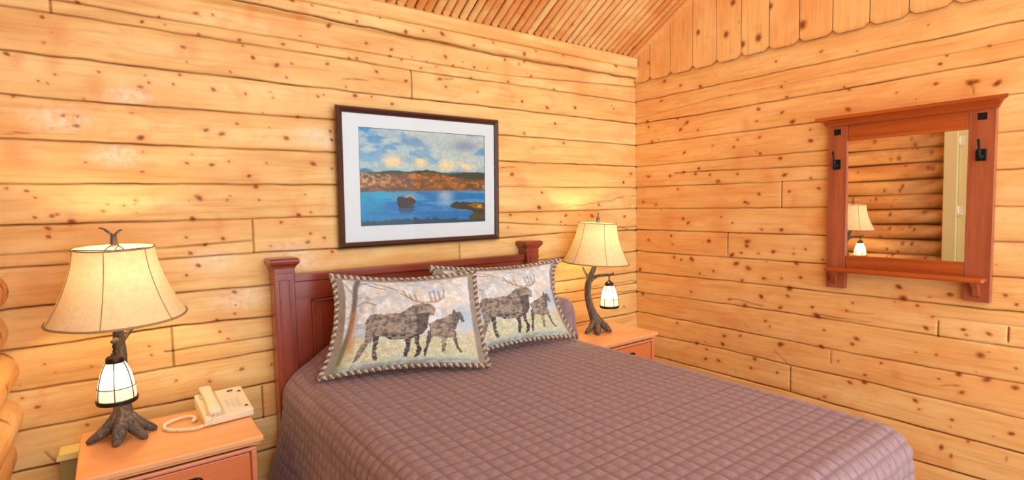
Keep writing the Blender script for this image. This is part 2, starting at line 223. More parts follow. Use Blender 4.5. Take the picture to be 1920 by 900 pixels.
def log_material(name, axis, pal, knot_fac=1.0, rough=.5, coat=.06, extra_knots=0.0):
    m = mat(name, rough=rough, coat=coat, spec=.22); N = NT(m)
    sc = [9.0, 9.0, 9.0]; sc[axis] = .55
    v = N.coord(sc)
    g1 = N.noise(v, 5.5, 5, .62, .4)
    sc2 = [1.6, 1.6, 5.0]
    if axis == 1: sc2 = [1.6, .9, 5.0]
    sc2[axis] = .9
    g2 = N.noise(N.coord(sc2), 1.8, 3, .5, .2)
    sc3 = [70.0]*3; sc3[axis] = 3.0
    g3 = N.noise(N.coord(sc3), 2.0, 2, .5)
    base = N.ramp(g2, [(.34, pal[0]), (.5, pal[1]), (.66, pal[2])])
    g4 = N.noise(N.coord([3.2 if i != axis else 2.2 for i in range(3)], loc=(3.3, 1.7, 5.1)), 2.4, 4, .6, .8)
    base = N.mix(N.math('MULTIPLY', N.math('SUBTRACT', g4, .50), 3.2, True), base, pal[3])
    grain = N.ramp(g1, [(.32, (.78, .66, .52, 1)), (.5, (1, 1, 1, 1)), (.7, (1.04, 1.08, 1.15, 1))])
    c = N.mix(.62, base, grain, 'MULTIPLY')
    fine = N.ramp(g3, [(.35, (.9, .85, .78, 1)), (.6, (1, 1, 1, 1))]); c = N.mix(.35, c, fine, 'MULTIPLY')
    ta = N.attr('tint').outputs['Fac']
    c = N.mix(N.math('MULTIPLY', N.math('MAXIMUM', ta, 0.0), 1.0, True), c, pal[3])
    c = N.mix(N.math('MULTIPLY', N.math('MAXIMUM', N.math('MULTIPLY', ta, -1.0), 0.0), 1.0, True), c, pal[4])
    st = N.attr('stain').outputs['Fac']; c = N.mix(N.math('MULTIPLY', st, .6, True), c, pal[5])
    pn = N.noise(N.coord((14, 14, 14)), 2.2, 5, .65, .6)
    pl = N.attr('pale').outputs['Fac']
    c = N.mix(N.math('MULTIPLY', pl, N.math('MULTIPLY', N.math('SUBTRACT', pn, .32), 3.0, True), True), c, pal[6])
    kn = N.attr('knot').outputs['Fac']
    nz = N.noise(N.coord((60, 60, 60)), 1.3, 2, .5)
    kk = N.math('MULTIPLY', N.math('SUBTRACT', N.math('ADD', kn, N.math('MULTIPLY', nz, .35)), .38), 1.9, True)
    c = N.mix(N.math('MULTIPLY', kk, .85*knot_fac, True), c, lin(150, 78, 20))
    kc = N.math('MULTIPLY', N.math('SUBTRACT', kn, .66), 1.9, True)
    c = N.mix(kc, c, lin(92, 40, 12))
    se = N.attr('seam').outputs['Fac']
    sn = N.noise(N.coord((3, 3, 3)), 3.0, 3, .6)
    c = N.mix(N.math('MULTIPLY', se, N.math('ADD', sn, .42), True), c, lin(112, 60, 16))
    N.l(c, N.b.inputs['Base Color'])
    h = N.math('ADD', N.math('MULTIPLY', g1, .6), N.math('MULTIPLY', g3, .25))
    h = N.math('ADD', h, N.math('MULTIPLY', N.math('MULTIPLY', pl, pn), 1.5))
    N.bump(h, .22, .012)
    return m

WALLPAL = [lin(228, 178, 108), lin(240, 199, 128), lin(247, 214, 148), lin(235, 172, 104), lin(248, 220, 160), lin(222, 128, 62), lin(246, 228, 196)]
RIGHTLITPAL = [lin(236, 176, 106), lin(245, 193, 122), lin(250, 205, 138), lin(240, 167, 101), lin(250, 212, 150), lin(222, 120, 58), lin(246, 228, 196)]  # same pine as the back wall, colour lifted and warmed to stand in for light
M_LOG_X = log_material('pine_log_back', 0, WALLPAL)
M_LOG_Y = log_material('pine_log_side', 1, RIGHTLITPAL)
M_LOG_LEFT = log_material('pine_log_round', 1, [lin(224, 160, 92), lin(236, 180, 112), lin(244, 198, 134), lin(218, 140, 76), lin(236, 190, 124), lin(104, 56, 28), lin(236, 214, 180)], rough=.5)
M_POLE = log_material('pine_pole', 1, [lin(228, 160, 90), lin(242, 186, 116), lin(250, 212, 146), lin(220, 140, 76), lin(252, 222, 160), lin(200, 110, 52), lin(240, 220, 180)])
M_BOARD = log_material('pine_board', 2, [lin(240, 178, 108), lin(247, 194, 124), lin(250, 206, 138), lin(240, 164, 98), lin(250, 212, 146), lin(210, 112, 50), lin(240, 220, 180)])

def cherry(name, axis, a, b, rough=.3, coat=.4, sc=14):
    m = mat(name, rough=rough, coat=coat); N = NT(m)
    s = [sc, sc, sc]; s[axis] = sc*.06
    g = N.noise(N.coord(s), 1.6, 5, .6, .5)
    N.l(N.ramp(g, [(.3, a), (.68, b)]), N.b.inputs['Base Color'])
    N.bump(g, .05, .004); return m
CH_D, CH_L = lin(116, 42, 24), lin(162, 72, 44)
M_CHX = cherry('cherry_wood_x', 0, CH_D, CH_L); M_CHY = cherry('cherry_wood_y', 1, CH_D, CH_L); M_CHZ = cherry('cherry_wood_z', 2, CH_D, CH_L)
MF_D, MF_L = lin(150, 60, 16), lin(196, 96, 32)
M_MIRY = cherry('mirror_wood_y', 1, MF_D, MF_L, .33); M_MIRZ = cherry('mirror_wood_z', 2, lin(144, 64, 36), lin(180, 96, 60), .33)
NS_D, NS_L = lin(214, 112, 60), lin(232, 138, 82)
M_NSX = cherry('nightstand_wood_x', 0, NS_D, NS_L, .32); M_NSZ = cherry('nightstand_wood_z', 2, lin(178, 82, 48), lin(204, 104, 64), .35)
M_NSEDGE = cherry('nightstand_bead_wood', 0, lin(222, 132, 94), lin(236, 156, 118), .2, .7)  # bead paler and pinker than the drawers: its gloss highlight put into the colour
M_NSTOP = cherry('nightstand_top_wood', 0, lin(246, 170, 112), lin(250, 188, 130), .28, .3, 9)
M_FRAME = cherry('dark_mahogany', 0, lin(44, 20, 20), lin(74, 34, 30), .25, .5)
M_IRON = mat('black_iron', (.012, .011, .012, 1), .45, .6)
M_MIRROR = mat('silvered_glass', (.93, .93, .92, 1), .015, 1.0)
M_BRONZE = mat('dark_bronze', lin(58, 44, 36), .4, .7)
M_PULL = mat('antique_pull', lin(52, 44, 44), .35, .85)

def bark_mat():
    m = mat('bark_resin', rough=.6); N = NT(m)
    g = N.noise(N.coord((60, 60, 9)), 1.2, 5, .65, 1.2)
    N.l(N.ramp(g, [(.3, lin(44, 36, 32)), (.52, lin(100, 86, 76)), (.74, lin(160, 140, 122))]), N.b.inputs['Base Color'])
    N.bump(g, .8, .006); return m
M_BARK = bark_mat()
def shade_mat():
    m = bpy.data.materials.new('parchment_shade'); m.use_nodes = True; t = m.node_tree; t.nodes.clear(); N = NT(m)
    out = N.n('ShaderNodeOutputMaterial'); d = N.n('ShaderNodeBsdfDiffuse'); tr = N.n('ShaderNodeBsdfTranslucent'); mx = N.n('ShaderNodeMixShader')
    g = N.noise(N.coord((30, 30, 30)), 1.5, 4, .6, .3)
    c = N.ramp(g, [(.3, lin(238, 214, 162)), (.7, lin(248, 230, 182))])
    N.l(c, d.inputs['Color']); N.l(c, tr.inputs['Color']); mx.inputs[0].default_value = .115
    N.l(d.outputs[0], mx.inputs[1]); N.l(tr.outputs[0], mx.inputs[2]); N.l(mx.outputs[0], out.inputs['Surface']); return m
M_SHADE = shade_mat()
M_TRIM = mat('shade_piping', lin(168, 138, 96), .8)
def emis(name, col, strength, base=(.9, .85, .75, 1)):
    m = mat(name, base, .35); b = m.node_tree.nodes['Principled BSDF']
    b.inputs['Emission Color'].default_value = col; b.inputs['Emission Strength'].default_value = strength; return m
M_BULB = emis('lit_bulb', (1, .82, .55, 1), 12)
M_LBULB = emis('lit_lantern_bulb', (1, .84, .58, 1), 12)
def jar_mat():
    m = bpy.data.materials.new('frosted_jar_glass'); m.use_nodes = True; t = m.node_tree; t.nodes.clear(); N = NT(m)
    out = N.n('ShaderNodeOutputMaterial'); tl = N.n('ShaderNodeBsdfTranslucent'); df = N.n('ShaderNodeBsdfDiffuse'); rf = N.n('ShaderNodeBsdfRefraction'); a = N.n('ShaderNodeMixShader'); c = N.n('ShaderNodeMixShader')
    tl.inputs['Color'].default_value = (.98, .93, .84, 1); df.inputs['Color'].default_value = (.92, .86, .78, 1); rf.inputs['Color'].default_value = (1, .97, .92, 1); rf.inputs['Roughness'].default_value = .38; rf.inputs['IOR'].default_value = 1.08
    a.inputs[0].default_value = .4; c.inputs[0].default_value = .3
    N.l(tl.outputs[0], a.inputs[1]); N.l(df.outputs[0], a.inputs[2]); N.l(a.outputs[0], c.inputs[1]); N.l(rf.outputs[0], c.inputs[2]); N.l(c.outputs[0], out.inputs['Surface']); return m
M_LGLASS = jar_mat()
M_PHONE = mat('beige_plastic', lin(240, 226, 192), .4)
M_PHONE2 = mat('grey_beige_plastic', lin(222, 210, 182), .45)
M_DARK = mat('dark_plastic', lin(70, 66, 60), .5)
M_MAT = mat('picture_mat', lin(220, 226, 228), .85)
M_HEATER = mat('cream_paint', lin(250, 236, 150), .5)
M_OLIVE = mat('olive_paint', lin(170, 158, 96), .55)
M_DOOR = mat('pale_yellow_paint', lin(228, 212, 150), .5)
M_SHEET = mat('white_cotton', lin(225, 220, 212), .9)
def vcol_mat(name, rough=.85, sheen=0, weave=0):
    m = mat(name, rough=rough); N = NT(m); a = N.attr('Col'); c = a.outputs['Color']
    if weave:
        n = N.noise(N.coord((260, 260, 260)), 1.0, 2, .6)
        c = N.mix(.5, c, N.ramp(n, [(.3, (.62, .6, .58, 1)), (.7, (1.25, 1.25, 1.25, 1))]), 'MULTIPLY'); N.bump(n, .3, .003)
    N.l(c, N.b.inputs['Base Color']); m.node_tree.nodes['Principled BSDF'].inputs['Sheen Weight'].default_value = sheen; return m
M_PRINT = vcol_mat('printed_photo', .5); M_TAPESTRY = vcol_mat('tapestry_weave', .9, .1, 1)
def rope_mat(nm, c1, c2, c3):
    m = mat(nm, rough=.9); N = NT(m)
    n = N.noise(N.coord((110, 110, 110)), 1.0, 2, .6)
    N.l(N.ramp(n, [(.36, c1), (.5, c2), (.66, c3)]), N.b.inputs['Base Color']); N.bump(n, .6, .004); return m
M_ROPE = rope_mat('braided_rope', lin(84, 70, 60), lin(118, 100, 88), lin(150, 132, 116)); M_ROPE2 = rope_mat('pale_braided_rope', lin(160, 144, 128), lin(196, 184, 168), lin(222, 214, 202))
def quilt_mat():
    m = mat('quilted_brown_microfibre', rough=.62); N = NT(m); b = N.b
    b.inputs['Sheen Weight'].default_value = .25; b.inputs['Sheen Roughness'].default_value = .4
    st = N.attr('stitch').outputs['Fac']
    n = N.noise(N.coord((40, 40, 40)), 1.5, 4, .6)
    c = N.ramp(n, [(.3, lin(140, 116, 124)), (.7, lin(157, 132, 139))])
    c = N.mix(N.math('MULTIPLY', st, .5, True), c, lin(84, 54, 52))
    N.l(c, b.inputs['Base Color']); N.bump(n, .12, .004); return m
M_QUILT = quilt_mat()
def glass_pane():
    m = bpy.data.materials.new('picture_glass'); m.use_nodes = True; t = m.node_tree; t.nodes.clear(); N = NT(m)
    out = N.n('ShaderNodeOutputMaterial'); tr = N.n('ShaderNodeBsdfTransparent'); gl = N.n('ShaderNodeBsdfGlossy'); fr = N.n('ShaderNodeFresnel'); mx = N.n('ShaderNodeMixShader')
    gl.inputs['Roughness'].default_value = .03; fr.inputs['IOR'].default_value = 1.3
    N.l(fr.outputs[0], mx.inputs[0]); N.l(tr.outputs[0], mx.inputs[1]); N.l(gl.outputs[0], mx.inputs[2]); N.l(mx.outputs[0], out.inputs['Surface']); return m
M_GLASS = glass_pane()
def floor_mat():
    m = mat('floor_boards', rough=.45); N = NT(m)
    br = N.n('ShaderNodeTexBrick'); N.l(N.coord((1, 1, 1)), br.inputs['Vector'])
    br.inputs['Scale'].default_value = 1; br.inputs['Brick Width'].default_value = 1.6; br.inputs['Row Height'].default_value = .13; br.inputs['Mortar Size'].default_value = .003
    br.inputs['Color1'].default_value = lin(150, 104, 66); br.inputs['Color2'].default_value = lin(168, 118, 76); br.inputs['Mortar'].default_value = lin(60, 40, 26)
    g = N.noise(N.coord((1, 12, 12)), 4, 4, .6, .4)
    N.l(N.mix(.5, br.outputs['Color'], N.ramp(g, [(.3, (.75, .7, .65, 1)), (.7, (1.05, 1.05, 1.05, 1))]), 'MULTIPLY'), N.b.inputs['Base Color']); return m
M_FLOOR = floor_mat()

# ------------------------------------------------------------------ log walls
def interp(poly, u):
    pts = sorted(poly); xs = [q[0] for q in pts]; ys = [q[1] for q in pts]
    return np.interp(u, xs, ys)
def log_wall(name, u0, u1, ztop, seams, joints, cracks, knots, stains, pale, place, material, tint_seed, fine0, tints=None, step=.007):
    """flat-faced log wall: rows of the mesh follow the real seams; place(u, z, depth) -> xyz"""
    us = np.arange(u0, u1+1e-6, step)
    ex = [j[0]+d for j in joints for d in (-.006, -.003, 0, .003, .006)]
    us = np.unique(np.round(np.concatenate([us[(us >= fine0)], np.arange(u0, fine0, .03), np.array(ex), [u0, u1]]), 4)); us = us[(us >= u0) & (us <= u1)]
    nu = len(us)
    zs = []; ks = []; wob = []
    for i, (poly, k, rng) in enumerate(seams):
        z = interp(poly, us)+.0035*(fbm(us*9, us*0+i*3.7, 40+i, 3)-.5)*2
        act = np.ones(nu) if rng is None else np.max([((us >= a) & (us <= b)) for a, b in rng], 0)*1.0
        zs.append(z); ks.append(k*act*(.55+.9*fbm(us*3.1, us*0+i, 70+i, 3)))
    # hidden courses down to the floor
    zb = zs[-1]; n = 0
    while zb.mean() > .2: zb = zb-.165; zs.append(zb); ks.append(np.full(nu, 1.0)); n += 1
    order = np.argsort([-z.mean() for z in zs]); zs = [zs[i] for i in order]; ks = [ks[i] for i in order]
    lines = [np.full(nu, ztop)]+zs+[np.zeros(nu)]; kk = [np.zeros(nu)]+ks+[np.zeros(nu)]
    rows = []; dep = []; sea = []; tin = []
    rr = random.Random(tint_seed)
    for i in range(len(lines)-1):
        hi, lo = lines[i], np.minimum(lines[i+1], lines[i]-.004); h = hi-lo; H = float(h.mean())
        nr = max(3, int(H/(.0075 if hi.mean() > .45 else .03)))
        fr = [d/H for d in (0, .0025, .0055, .010) if d < H*.3]
        ts = sorted(set(fr+list(np.linspace(.016/H if H > .06 else .3, 1-(.016/H if H > .06 else .3), nr))+[1-f for f in fr]))
        if i < len(lines)-2: ts = ts[:-1]
        base = (tints or {}).get(i, rr.uniform(-.3, .3))
        jn = sorted(j[0] for j in joints if lo.mean()-.02 < (j[1]+j[2])/2 < hi.mean()+.02)
        seg = np.zeros(nu)
        for j in jn: seg = seg+(us > j)
        tv = np.array([base]+[rr.uniform(-.35, .35) for _ in jn])[seg.astype(int)]
        ph = rr.random()*50
        for t in ts:
            z = hi-h*t; dt = t*h; db = (1-t)*h
            g = lambda d, w: np.exp(-(d/w)**2)
            sv = kk[i]*g(dt, .0034)+kk[i+1]*g(db, .0034)
            dp = .010*sv+.0012*(kk[i]*g(dt, .010)+kk[i+1]*g(db, .010))+.0014*(1-np.sin(PI*t))
            rows.append(z); dep.append(dp); sea.append(sv); tin.append(tv*.55+.5*(fbm(us*1.3+ph, us*0+z*5, 5, 3)-.5))
    Z = np.array(rows); D = np.array(dep); S = np.array(sea); T = np.array(tin); U = np.broadcast_to(us, Z.shape)
    K = np.zeros(Z.shape); ST = np.zeros(Z.shape); PA = np.zeros(Z.shape)
    for a, z0, z1 in joints:
        e = (Z > z0-.004) & (Z < z1+.004); g = np.exp(-((U-a)/.0036)**2)*e; S = S+.8*g; D = D+.008*g
    for c in cracks:
        d = dline(U, Z+.022*(fbm(U*14, Z*3, 9, 4)-.5), c); g = np.exp(-(d/.0036)**2)*sm(.30, .55, fbm(U*9, Z*9, 19, 2)); S = np.maximum(S, g*.7); D = D+.004*g
    rk = random.Random(tint_seed+5)
    def spot(arr, a, z, rx, rz, power=1.0, amp=1.0, ang=0.0):
        R = 3*max(rx, rz); iu = (us > a-R) & (us < a+R)
        if not iu.any(): return
        sel = np.where(iu)[0]; i0, i1 = sel[0], sel[-1]+1
        u = U[:, i0:i1]-a; w = Z[:, i0:i1]-z
        cu, su = math.cos(ang), math.sin(ang)
        q = ((u*cu+w*su)/rx)**2+((-u*su+w*cu)/rz)**2
        arr[:, i0:i1] = np.maximum(arr[:, i0:i1], amp*np.exp(-q**power))
    for a, z, r in knots:
        r = max(r, .0045)*.86; el = rk.uniform(1., 1.5); an = rk.uniform(-.7, .7)
        spot(K, a, z, r*el, r*.9, 1.0, rk.uniform(.8, 1.05), an); spot(ST, a, z, r*2.7, r*2.0, 1, .45)
        if rk.random() < .3: spot(K, a+rk.uniform(-1, 1)*r*3, z+rk.uniform(-1, 1)*r*2, r*.5, r*.4, 1, .6)
    for a, z, r in stains: spot(ST, a, z, r*.9, r*1.6, 1.0, .65, rk.uniform(-.4, .4))
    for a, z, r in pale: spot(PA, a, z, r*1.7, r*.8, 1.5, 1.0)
    P = place(U, Z, D)
    return struct(gridmesh(name, P, material, attrs=dict(knot=K, stain=ST, pale=PA, seam=np.clip(S, 0, 1.2), tint=T)))

def extra_knots(n, u0, u1, z0, z1, seed):
    r = random.Random(seed); return [(r.uniform(u0, u1), r.uniform(z0, z1), r.uniform(.004, .007)) for _ in range(n)]
XL = -3.72
def back_place(u, z, d):
    # the top course is a round log that swells into the room above the ledge
    t = np.clip((z-2.517)/.09, 0, 1.2); b = np.where(z > 2.505, .045*np.sqrt(np.clip(1-(t*1.0-.45)**2/.55**2*.85, 0, 1)), 0)*sm(2.506, 2.522, z)
    y = d-b
    return np.stack([u, y, z], -1)
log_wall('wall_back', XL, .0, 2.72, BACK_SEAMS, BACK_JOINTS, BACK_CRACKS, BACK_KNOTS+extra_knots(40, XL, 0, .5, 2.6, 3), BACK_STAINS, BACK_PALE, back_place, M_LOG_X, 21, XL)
log_wall('wall_right', -3.9, .0, 2.52, RIGHT_SEAMS, RIGHT_JOINTS, RIGHT_CRACKS, RIGHT_KNOTS+extra_knots(35, -2.6, 0, .2, 2.5, 4), RIGHT_STAINS, [], lambda u, z, d: np.stack([d, u, z], -1), M_LOG_Y, 33, -2.6)

# slope of the ceiling
CZ = lambda y: 2.652+.57*(-y)
# gable backing behind the boards
b = MB(); b.prism([(.0, 2.50), (-3.9, 2.50), (-3.9, CZ(-3.9)+.1), (0, CZ(0)+.1)], 0, .0, .04)
struct(part('wall_gable', b, M_BOARD))
# vertical dog-eared boards on the gable
def gable():
    V = []; F = []; T = []; K = []; S = []
    e = [.0, -.154, -.335, -.52, -.699, -.875, -1.056, -1.236, -1.416, -1.598, -1.773, -1.954]
    while e[-1] > -3.8: e.append(e[-1]-.178)
    rr = random.Random(3)
    for i in range(len(e)-1):
        ya, yb = e[i]-.0012, e[i+1]+.0012; zb = 2.484+rr.uniform(-.003, .003); W = ya-yb
        nu = max(8, int(W/.012)); ca, ce = .030, .024; tn = rr.uniform(-.2, .2)
        kn = [(y, z, r) for y, z, r in GABLE_KNOTS if yb < y < ya]+[(rr.uniform(yb, ya), rr.uniform(2.6, 3.4), rr.uniform(.006, .012)) for _ in range(2)]
        ts = [0, .5, 1.0]; nz = 46
        us = [0, .012]+[k/nu for k in range(1, nu)]+[.988, 1]
        base = len(V); nn = len(us)
        for j in range(nz+1):
            for q in us:
                y = ya-q*W; d = min(q*W, (1-q)*W)
                bot = zb+(ce*(1-d/ca) if d < ca else 0); top = CZ(y)+.03
                tt = j/nz; z = bot+(top-bot)*tt**1.0
                ed = 1 if q in (0, 1) else 0
                V.append((-.022+(.004 if ed else 0), y, z)); T.append(tn)
                k = 0
                for ky, kz, kr in kn:
                    k = max(k, math.exp(-(((y-ky)/(kr*1.2))**2+((z-kz)/(kr*1.5))**2)))
                K.append(k); S.append(.42 if ed else (.25 if j == 0 else 0))
        for j in range(nz):
            for q in range(nn-1):
                a = base+j*nn+q; F.append((a, a+nn, a+nn+1, a+1))
        lo = len(V)                                    # bottom edge thickness
        for q in range(nn):
            v = V[base+q]; V.append((.0, v[1], v[2])); T.append(tn); K.append(0); S.append(.8)
        for q in range(nn-1): F.append((base+q, base+q+1, lo+q+1, lo+q))
    me = bpy.data.meshes.new('trim_1'); me.from_pydata(V, [], F); me.update()
    for n, v in (('tint', T), ('knot', K), ('seam', S)):
        at = me.attributes.new(n, 'FLOAT', 'POINT'); at.data.foreach_set('value', v)
    struct(link('trim_1', me, M_BOARD))
gable()
# crown board above the top log
b = MB(); b.prism([(.01, 2.582), (-.050, 2.586), (-.058, 2.592), (-.060, 2.655), (.01, 2.70)], 0, XL, -.045, .003)
struct(part('trim_2', b, M_LOG_X))
# ceiling of half-round poles running up the slope
def ceiling():
    L = 3.95; sl = math.hypot(1, .57); pitch = .0565
    V = []; F = []; T = []; S = []; K = []
    rr = random.Random(8); x = -.062; n = 9; m = 40; i = 0
    nrm = (0, -.57/sl*-1, 1/sl)
    while x > XL-.05:
        r = pitch/2*rr.uniform(.94, 1.04); xc = x-r; tn = rr.uniform(-.5, .55); base = len(V); sx = rr.random()*9
        kn = [(rr.uniform(0, L), rr.uniform(.2, .9)) for _ in range(3)]
        for j in range(m+1):
            s = .0+L*(j/m)**1.3; wx = .0018*math.sin(s*7+sx)
            for k in range(n):
                a = PI*k/(n-1); ox = math.cos(a)*r+wx; d = -math.sin(a)*r
                y = -.03-s/sl; zc = CZ(y)+r*1.0
                V.append((xc+ox, y+.57/sl*(-d)*-1*-1*0, zc+d)); T.append(tn)
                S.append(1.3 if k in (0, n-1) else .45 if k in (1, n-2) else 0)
                q = k/(n-1); kk = 0
                for ks, kq in kn: kk = max(kk, math.exp(-(((s-ks)/.012)**2+((q-kq)/.16)**2)))
                K.append(kk)
        for j in range(m):
            for k in range(n-1):
                a = base+j*n+k; F.append((a, a+n, a+n+1, a+1))
        x -= pitch; i += 1
    me = bpy.data.meshes.new('ceiling'); me.from_pydata(V, [], F); me.polygons.foreach_set('use_smooth', [True]*len(F)); me.update()
    for nme, v in (('tint', T), ('knot', K), ('seam', S)):
        at = me.attributes.new(nme, 'FLOAT', 'POINT'); at.data.foreach_set('value', v)
    struct(link('ceiling', me, M_POLE))
    b = MB(); yy = -3.95                                # deck above the poles
    b.prism([(.1, CZ(.1)+.032), (yy, CZ(yy)+.032), (yy, CZ(yy)+.09), (.1, CZ(.1)+.09)], 0, XL-.1, .05)
    struct(part('ceiling_deck', b, M_LOG_Y))
    b = MB(); b.prism([(-.03, CZ(-.03)-.002), (yy, CZ(yy)-.002), (yy, CZ(yy)+.03), (-.03, CZ(-.03)+.03)], 0, -.064, -.001, .003)
    struct(part('trim_3', b, M_BOARD))
ceiling()
# left wall of round logs, with a door
def left_wall():
    zs = [0.0, .075, .24, .405, .57, .732, .888, 1.058, 1.214, 1.372, 1.535, 1.697, 1.865, 2.031, 2.192, 2.355, 2.52, 2.68, 2.85, 3.02, 3.2, 3.4, 3.6, 3.8, 4.0, 4.2, 4.4, 4.6, 4.8]
    rr = random.Random(5)
    def run(name, ya, yb, zmin):
        V = []; F = []; T = []; S = []; ST = []; K = []; n = 11
        ys = np.unique(np.concatenate([np.arange(yb, ya, .025), [ya]]))[::-1]
        for i in range(len(zs)-1):
            z0, z1 = zs[i], zs[i+1]
            if z1 <= zmin+.02: continue
            bul = rr.uniform(.092, .108) if z1 < .95 else rr.uniform(.088, .10) if z1 < 1.4 else rr.uniform(.062, .078); tn = rr.uniform(-.4, .4); ph = rr.random()*40; base = len(V)
            kn = [(rr.uniform(yb, ya), rr.uniform(.2, .8), rr.uniform(.8, 1.6)) for _ in range(int(5*(ya-yb))+2)]
            for y in ys:
                zc = (z0+z1)/2+.007*math.sin(y*3+ph); h = (z1-z0)/2*1.02; bb = bul*(1+.10*math.sin(y*2.3+ph*2))
                for k in range(n):
                    a = PI*(k/(n-1)-.5); q = k/(n-1)
                    V.append((XL+.01+bb*math.cos(a)**.8 if 0 < k < n-1 else XL+.01, y, zc+h*math.sin(a))); T.append(tn)
                    S.append(1 if k in (0, n-1) else .5 if k in (1, n-2) else 0)
                    w = max(0, min(1, (-y-.55)/.4)) if y > -1.05 else 0
                    ST.append(w*(.4+.6*math.sin(y*9+z0*20+q*5)**2)); kk = 0
                    for ky, kq, kr in kn: kk = max(kk, math.exp(-(((y-ky)/(.014*kr))**2+((q-kq)/(.09*kr))**2)))
                    K.append(kk)
            m = len(ys)
            for j in range(m-1):
                for k in range(n-1):
                    a = base+j*n+k; F.append((a, a+1, a+n+1, a+n))
            F.append(tuple(base+k for k in range(n))); F.append(tuple(base+(m-1)*n+k for k in range(n))[::-1])
        me = bpy.data.meshes.new(name); me.from_pydata(V, [], F); me.polygons.foreach_set('use_smooth', [len(f) == 4 for f in F]); me.update()
        for nme, v in (('tint', T), ('knot', K), ('seam', S), ('stain', ST)):
            at = me.attributes.new(nme, 'FLOAT', 'POINT'); at.data.foreach_set('value', v)
        return struct(link(name, me, M_LOG_LEFT))
    run('wall_left', .0, -.995, 0)
    run('wall_left_beyond_door', -2.13, -3.9, 0)
    run('wall_left_above_door', -.995, -2.13, 2.355)
left_wall()
for nm, lo, hi in (('wall_back_core', (XL-.2, .03, 0), (.15, .12, 2.9)), ('wall_right_core', (.045, -3.9, 0), (.15, .03, 5.1)), ('wall_left_core', (XL-.2, -.995, 0), (XL+.006, .03, 5.1)), ('wall_left_core', (XL-.2, -3.9, 0), (XL+.006, -2.13, 5.1)), ('wall_left_core', (XL-.2, -2.13, 2.36), (XL+.006, -.995, 5.1)), ('wall_left_core', (XL-.2, -2.13, 0), (XL-.02, -.995, 2.36))):
    b = MB(); b.box(lo, hi); struct(part(nm, b, M_LOG_LEFT))
# door in the left wall
d = bpy.data.objects.new('door_1', None); COL.objects.link(d); d.location = (-3.60, -1.56, 0); struct(d); og = d.location
b = MB(); b.box((-3.66, -2.02, .01), (-3.618, -1.106, 2.25), .003)
part('leaf', b, M_DOOR, d, og)
b = MB()
b.box((-3.69, -1.104, 0), (-3.575, -.993, 2.357), .004); b.box((-3.69, -2.13, 0), (-3.575, -2.024, 2.357), .004); b.box((-3.69, -2.024, 2.255), (-3.575, -1.104, 2.357), .004)
part('casing', b, M_DOOR, d, og)
for z in (2.06, 1.36, .3):
    b = MB(); b.tube([(-3.603, -1.109, z-.05), (-3.603, -1.109, z+.05)], .011, 10); b.box((-3.617, -1.15, z-.045), (-3.612, -1.108, z+.045), .001)
    part('hinge', b, M_PHONE, d, og)
b = MB(); b.lathe([(.026, 0), (.028, .004), (.012, .012), (.011, .04), (.026, .05), (.028, .066), (.016, .078), (0, .08)], (0, 0, 0), 20)
b.v = [(-3.618+z, -1.94+x, 1.0+y) for x, y, z in b.v]
part('door_knob', b, M_BRONZE, d, og)
# floor
b = MB(); b.box((XL-.1, -3.9, -.06), (.04, .04, 0)); struct(part('floor', b, M_FLOOR))

# ------------------------------------------------------------------ bed
BX0, BX1 = -2.683, -1.068
BED = root('bed', (-1.876, -1.1, 0), 'queen bed with reddish cherry panel headboard and flat-capped square posts', 'bed'); og = BED.location
hbd = bpy.data.objects.new('headboard', None); COL.objects.link(hbd); hbd.parent = BED
for xa in (BX0, BX1-.095):
    b = MB(); b.box((xa, -.098, 0), (xa+.095, -.012, 1.30), .004)
    for q in (.022, .066): b.box((xa+q, -.102, .3), (xa+q+.008, -.097, 1.235), .002)
    for q in (1.238, 1.272): b.box((xa-.002, -.101, q), (xa+.097, -.010, q+.008), .002)
    po = part('post', b, M_CHZ, hbd, og)
    b = MB()
    prof = [(.050, 1.295), (.052, 1.303), (.058, 1.309), (.066, 1.318), (.068, 1.328), (.068, 1.336), (.060, 1.344)]
    vs = []; fs = []; cx, cy = xa+.0475, -.055
    for r, z in prof:
        ry = r*.93
        vs += [(cx-r, cy-ry, z), (cx+r, cy-ry, z), (cx+r, min(cy+ry, -.003), z), (cx-r, min(cy+ry, -.003), z)]
    for i in range(len(prof)-1):
        for k in range(4): fs.append((i*4+k, i*4+(k+1) % 4, (i+1)*4+(k+1) % 4, (i+1)*4+k))
    fs += [(3, 2, 1, 0), tuple((len(prof)-1)*4+k for k in range(4))]
    b.add(vs, fs); part('post_cap', b, M_CHX, hbd, og)
hx0, hx1 = BX0+.095, BX1-.095
b = MB(); b.box((hx0, -.078, 1.222), (hx1, -.018, 1.262), .005); b.box((hx0, -.066, 1.130), (hx1, -.026, 1.224), .003)
part('top_rail', b, M_CHX, hbd, og)
b = MB(); b.box((hx0, -.066, .35), (hx1, -.026, .62), .003); part('bottom_rail', b, M_CHX, hbd, og)
for xa in (hx0, hx1-.075, (hx0+hx1)/2-.04):
    b = MB(); b.box((xa, -.066, .62), (xa+.08, -.026, 1.132), .003); part('stile', b, M_CHZ, hbd, og)
for xa, xb in ((hx0+.08, (hx0+hx1)/2-.04), ((hx0+hx1)/2+.04, hx1-.08)):
    b = MB(); b.box((xa, -.050, .62), (xb, -.030, 1.132))
    b.box((xa+.005, -.060, .66), (xa+.017, -.048, 1.125), .003); b.box((xb-.017, -.060, .66), (xb-.005, -.048, 1.125), .003); b.box((xa+.005, -.060, 1.113), (xb-.005, -.048, 1.125), .003)
    b.prism([(xa+.045, .70), (xb-.045, .70), (xb-.045, 1.085), (xa+.045, 1.085)], 1, -.054, -.049, .002)
    part('panel', b, M_CHZ, hbd, og)
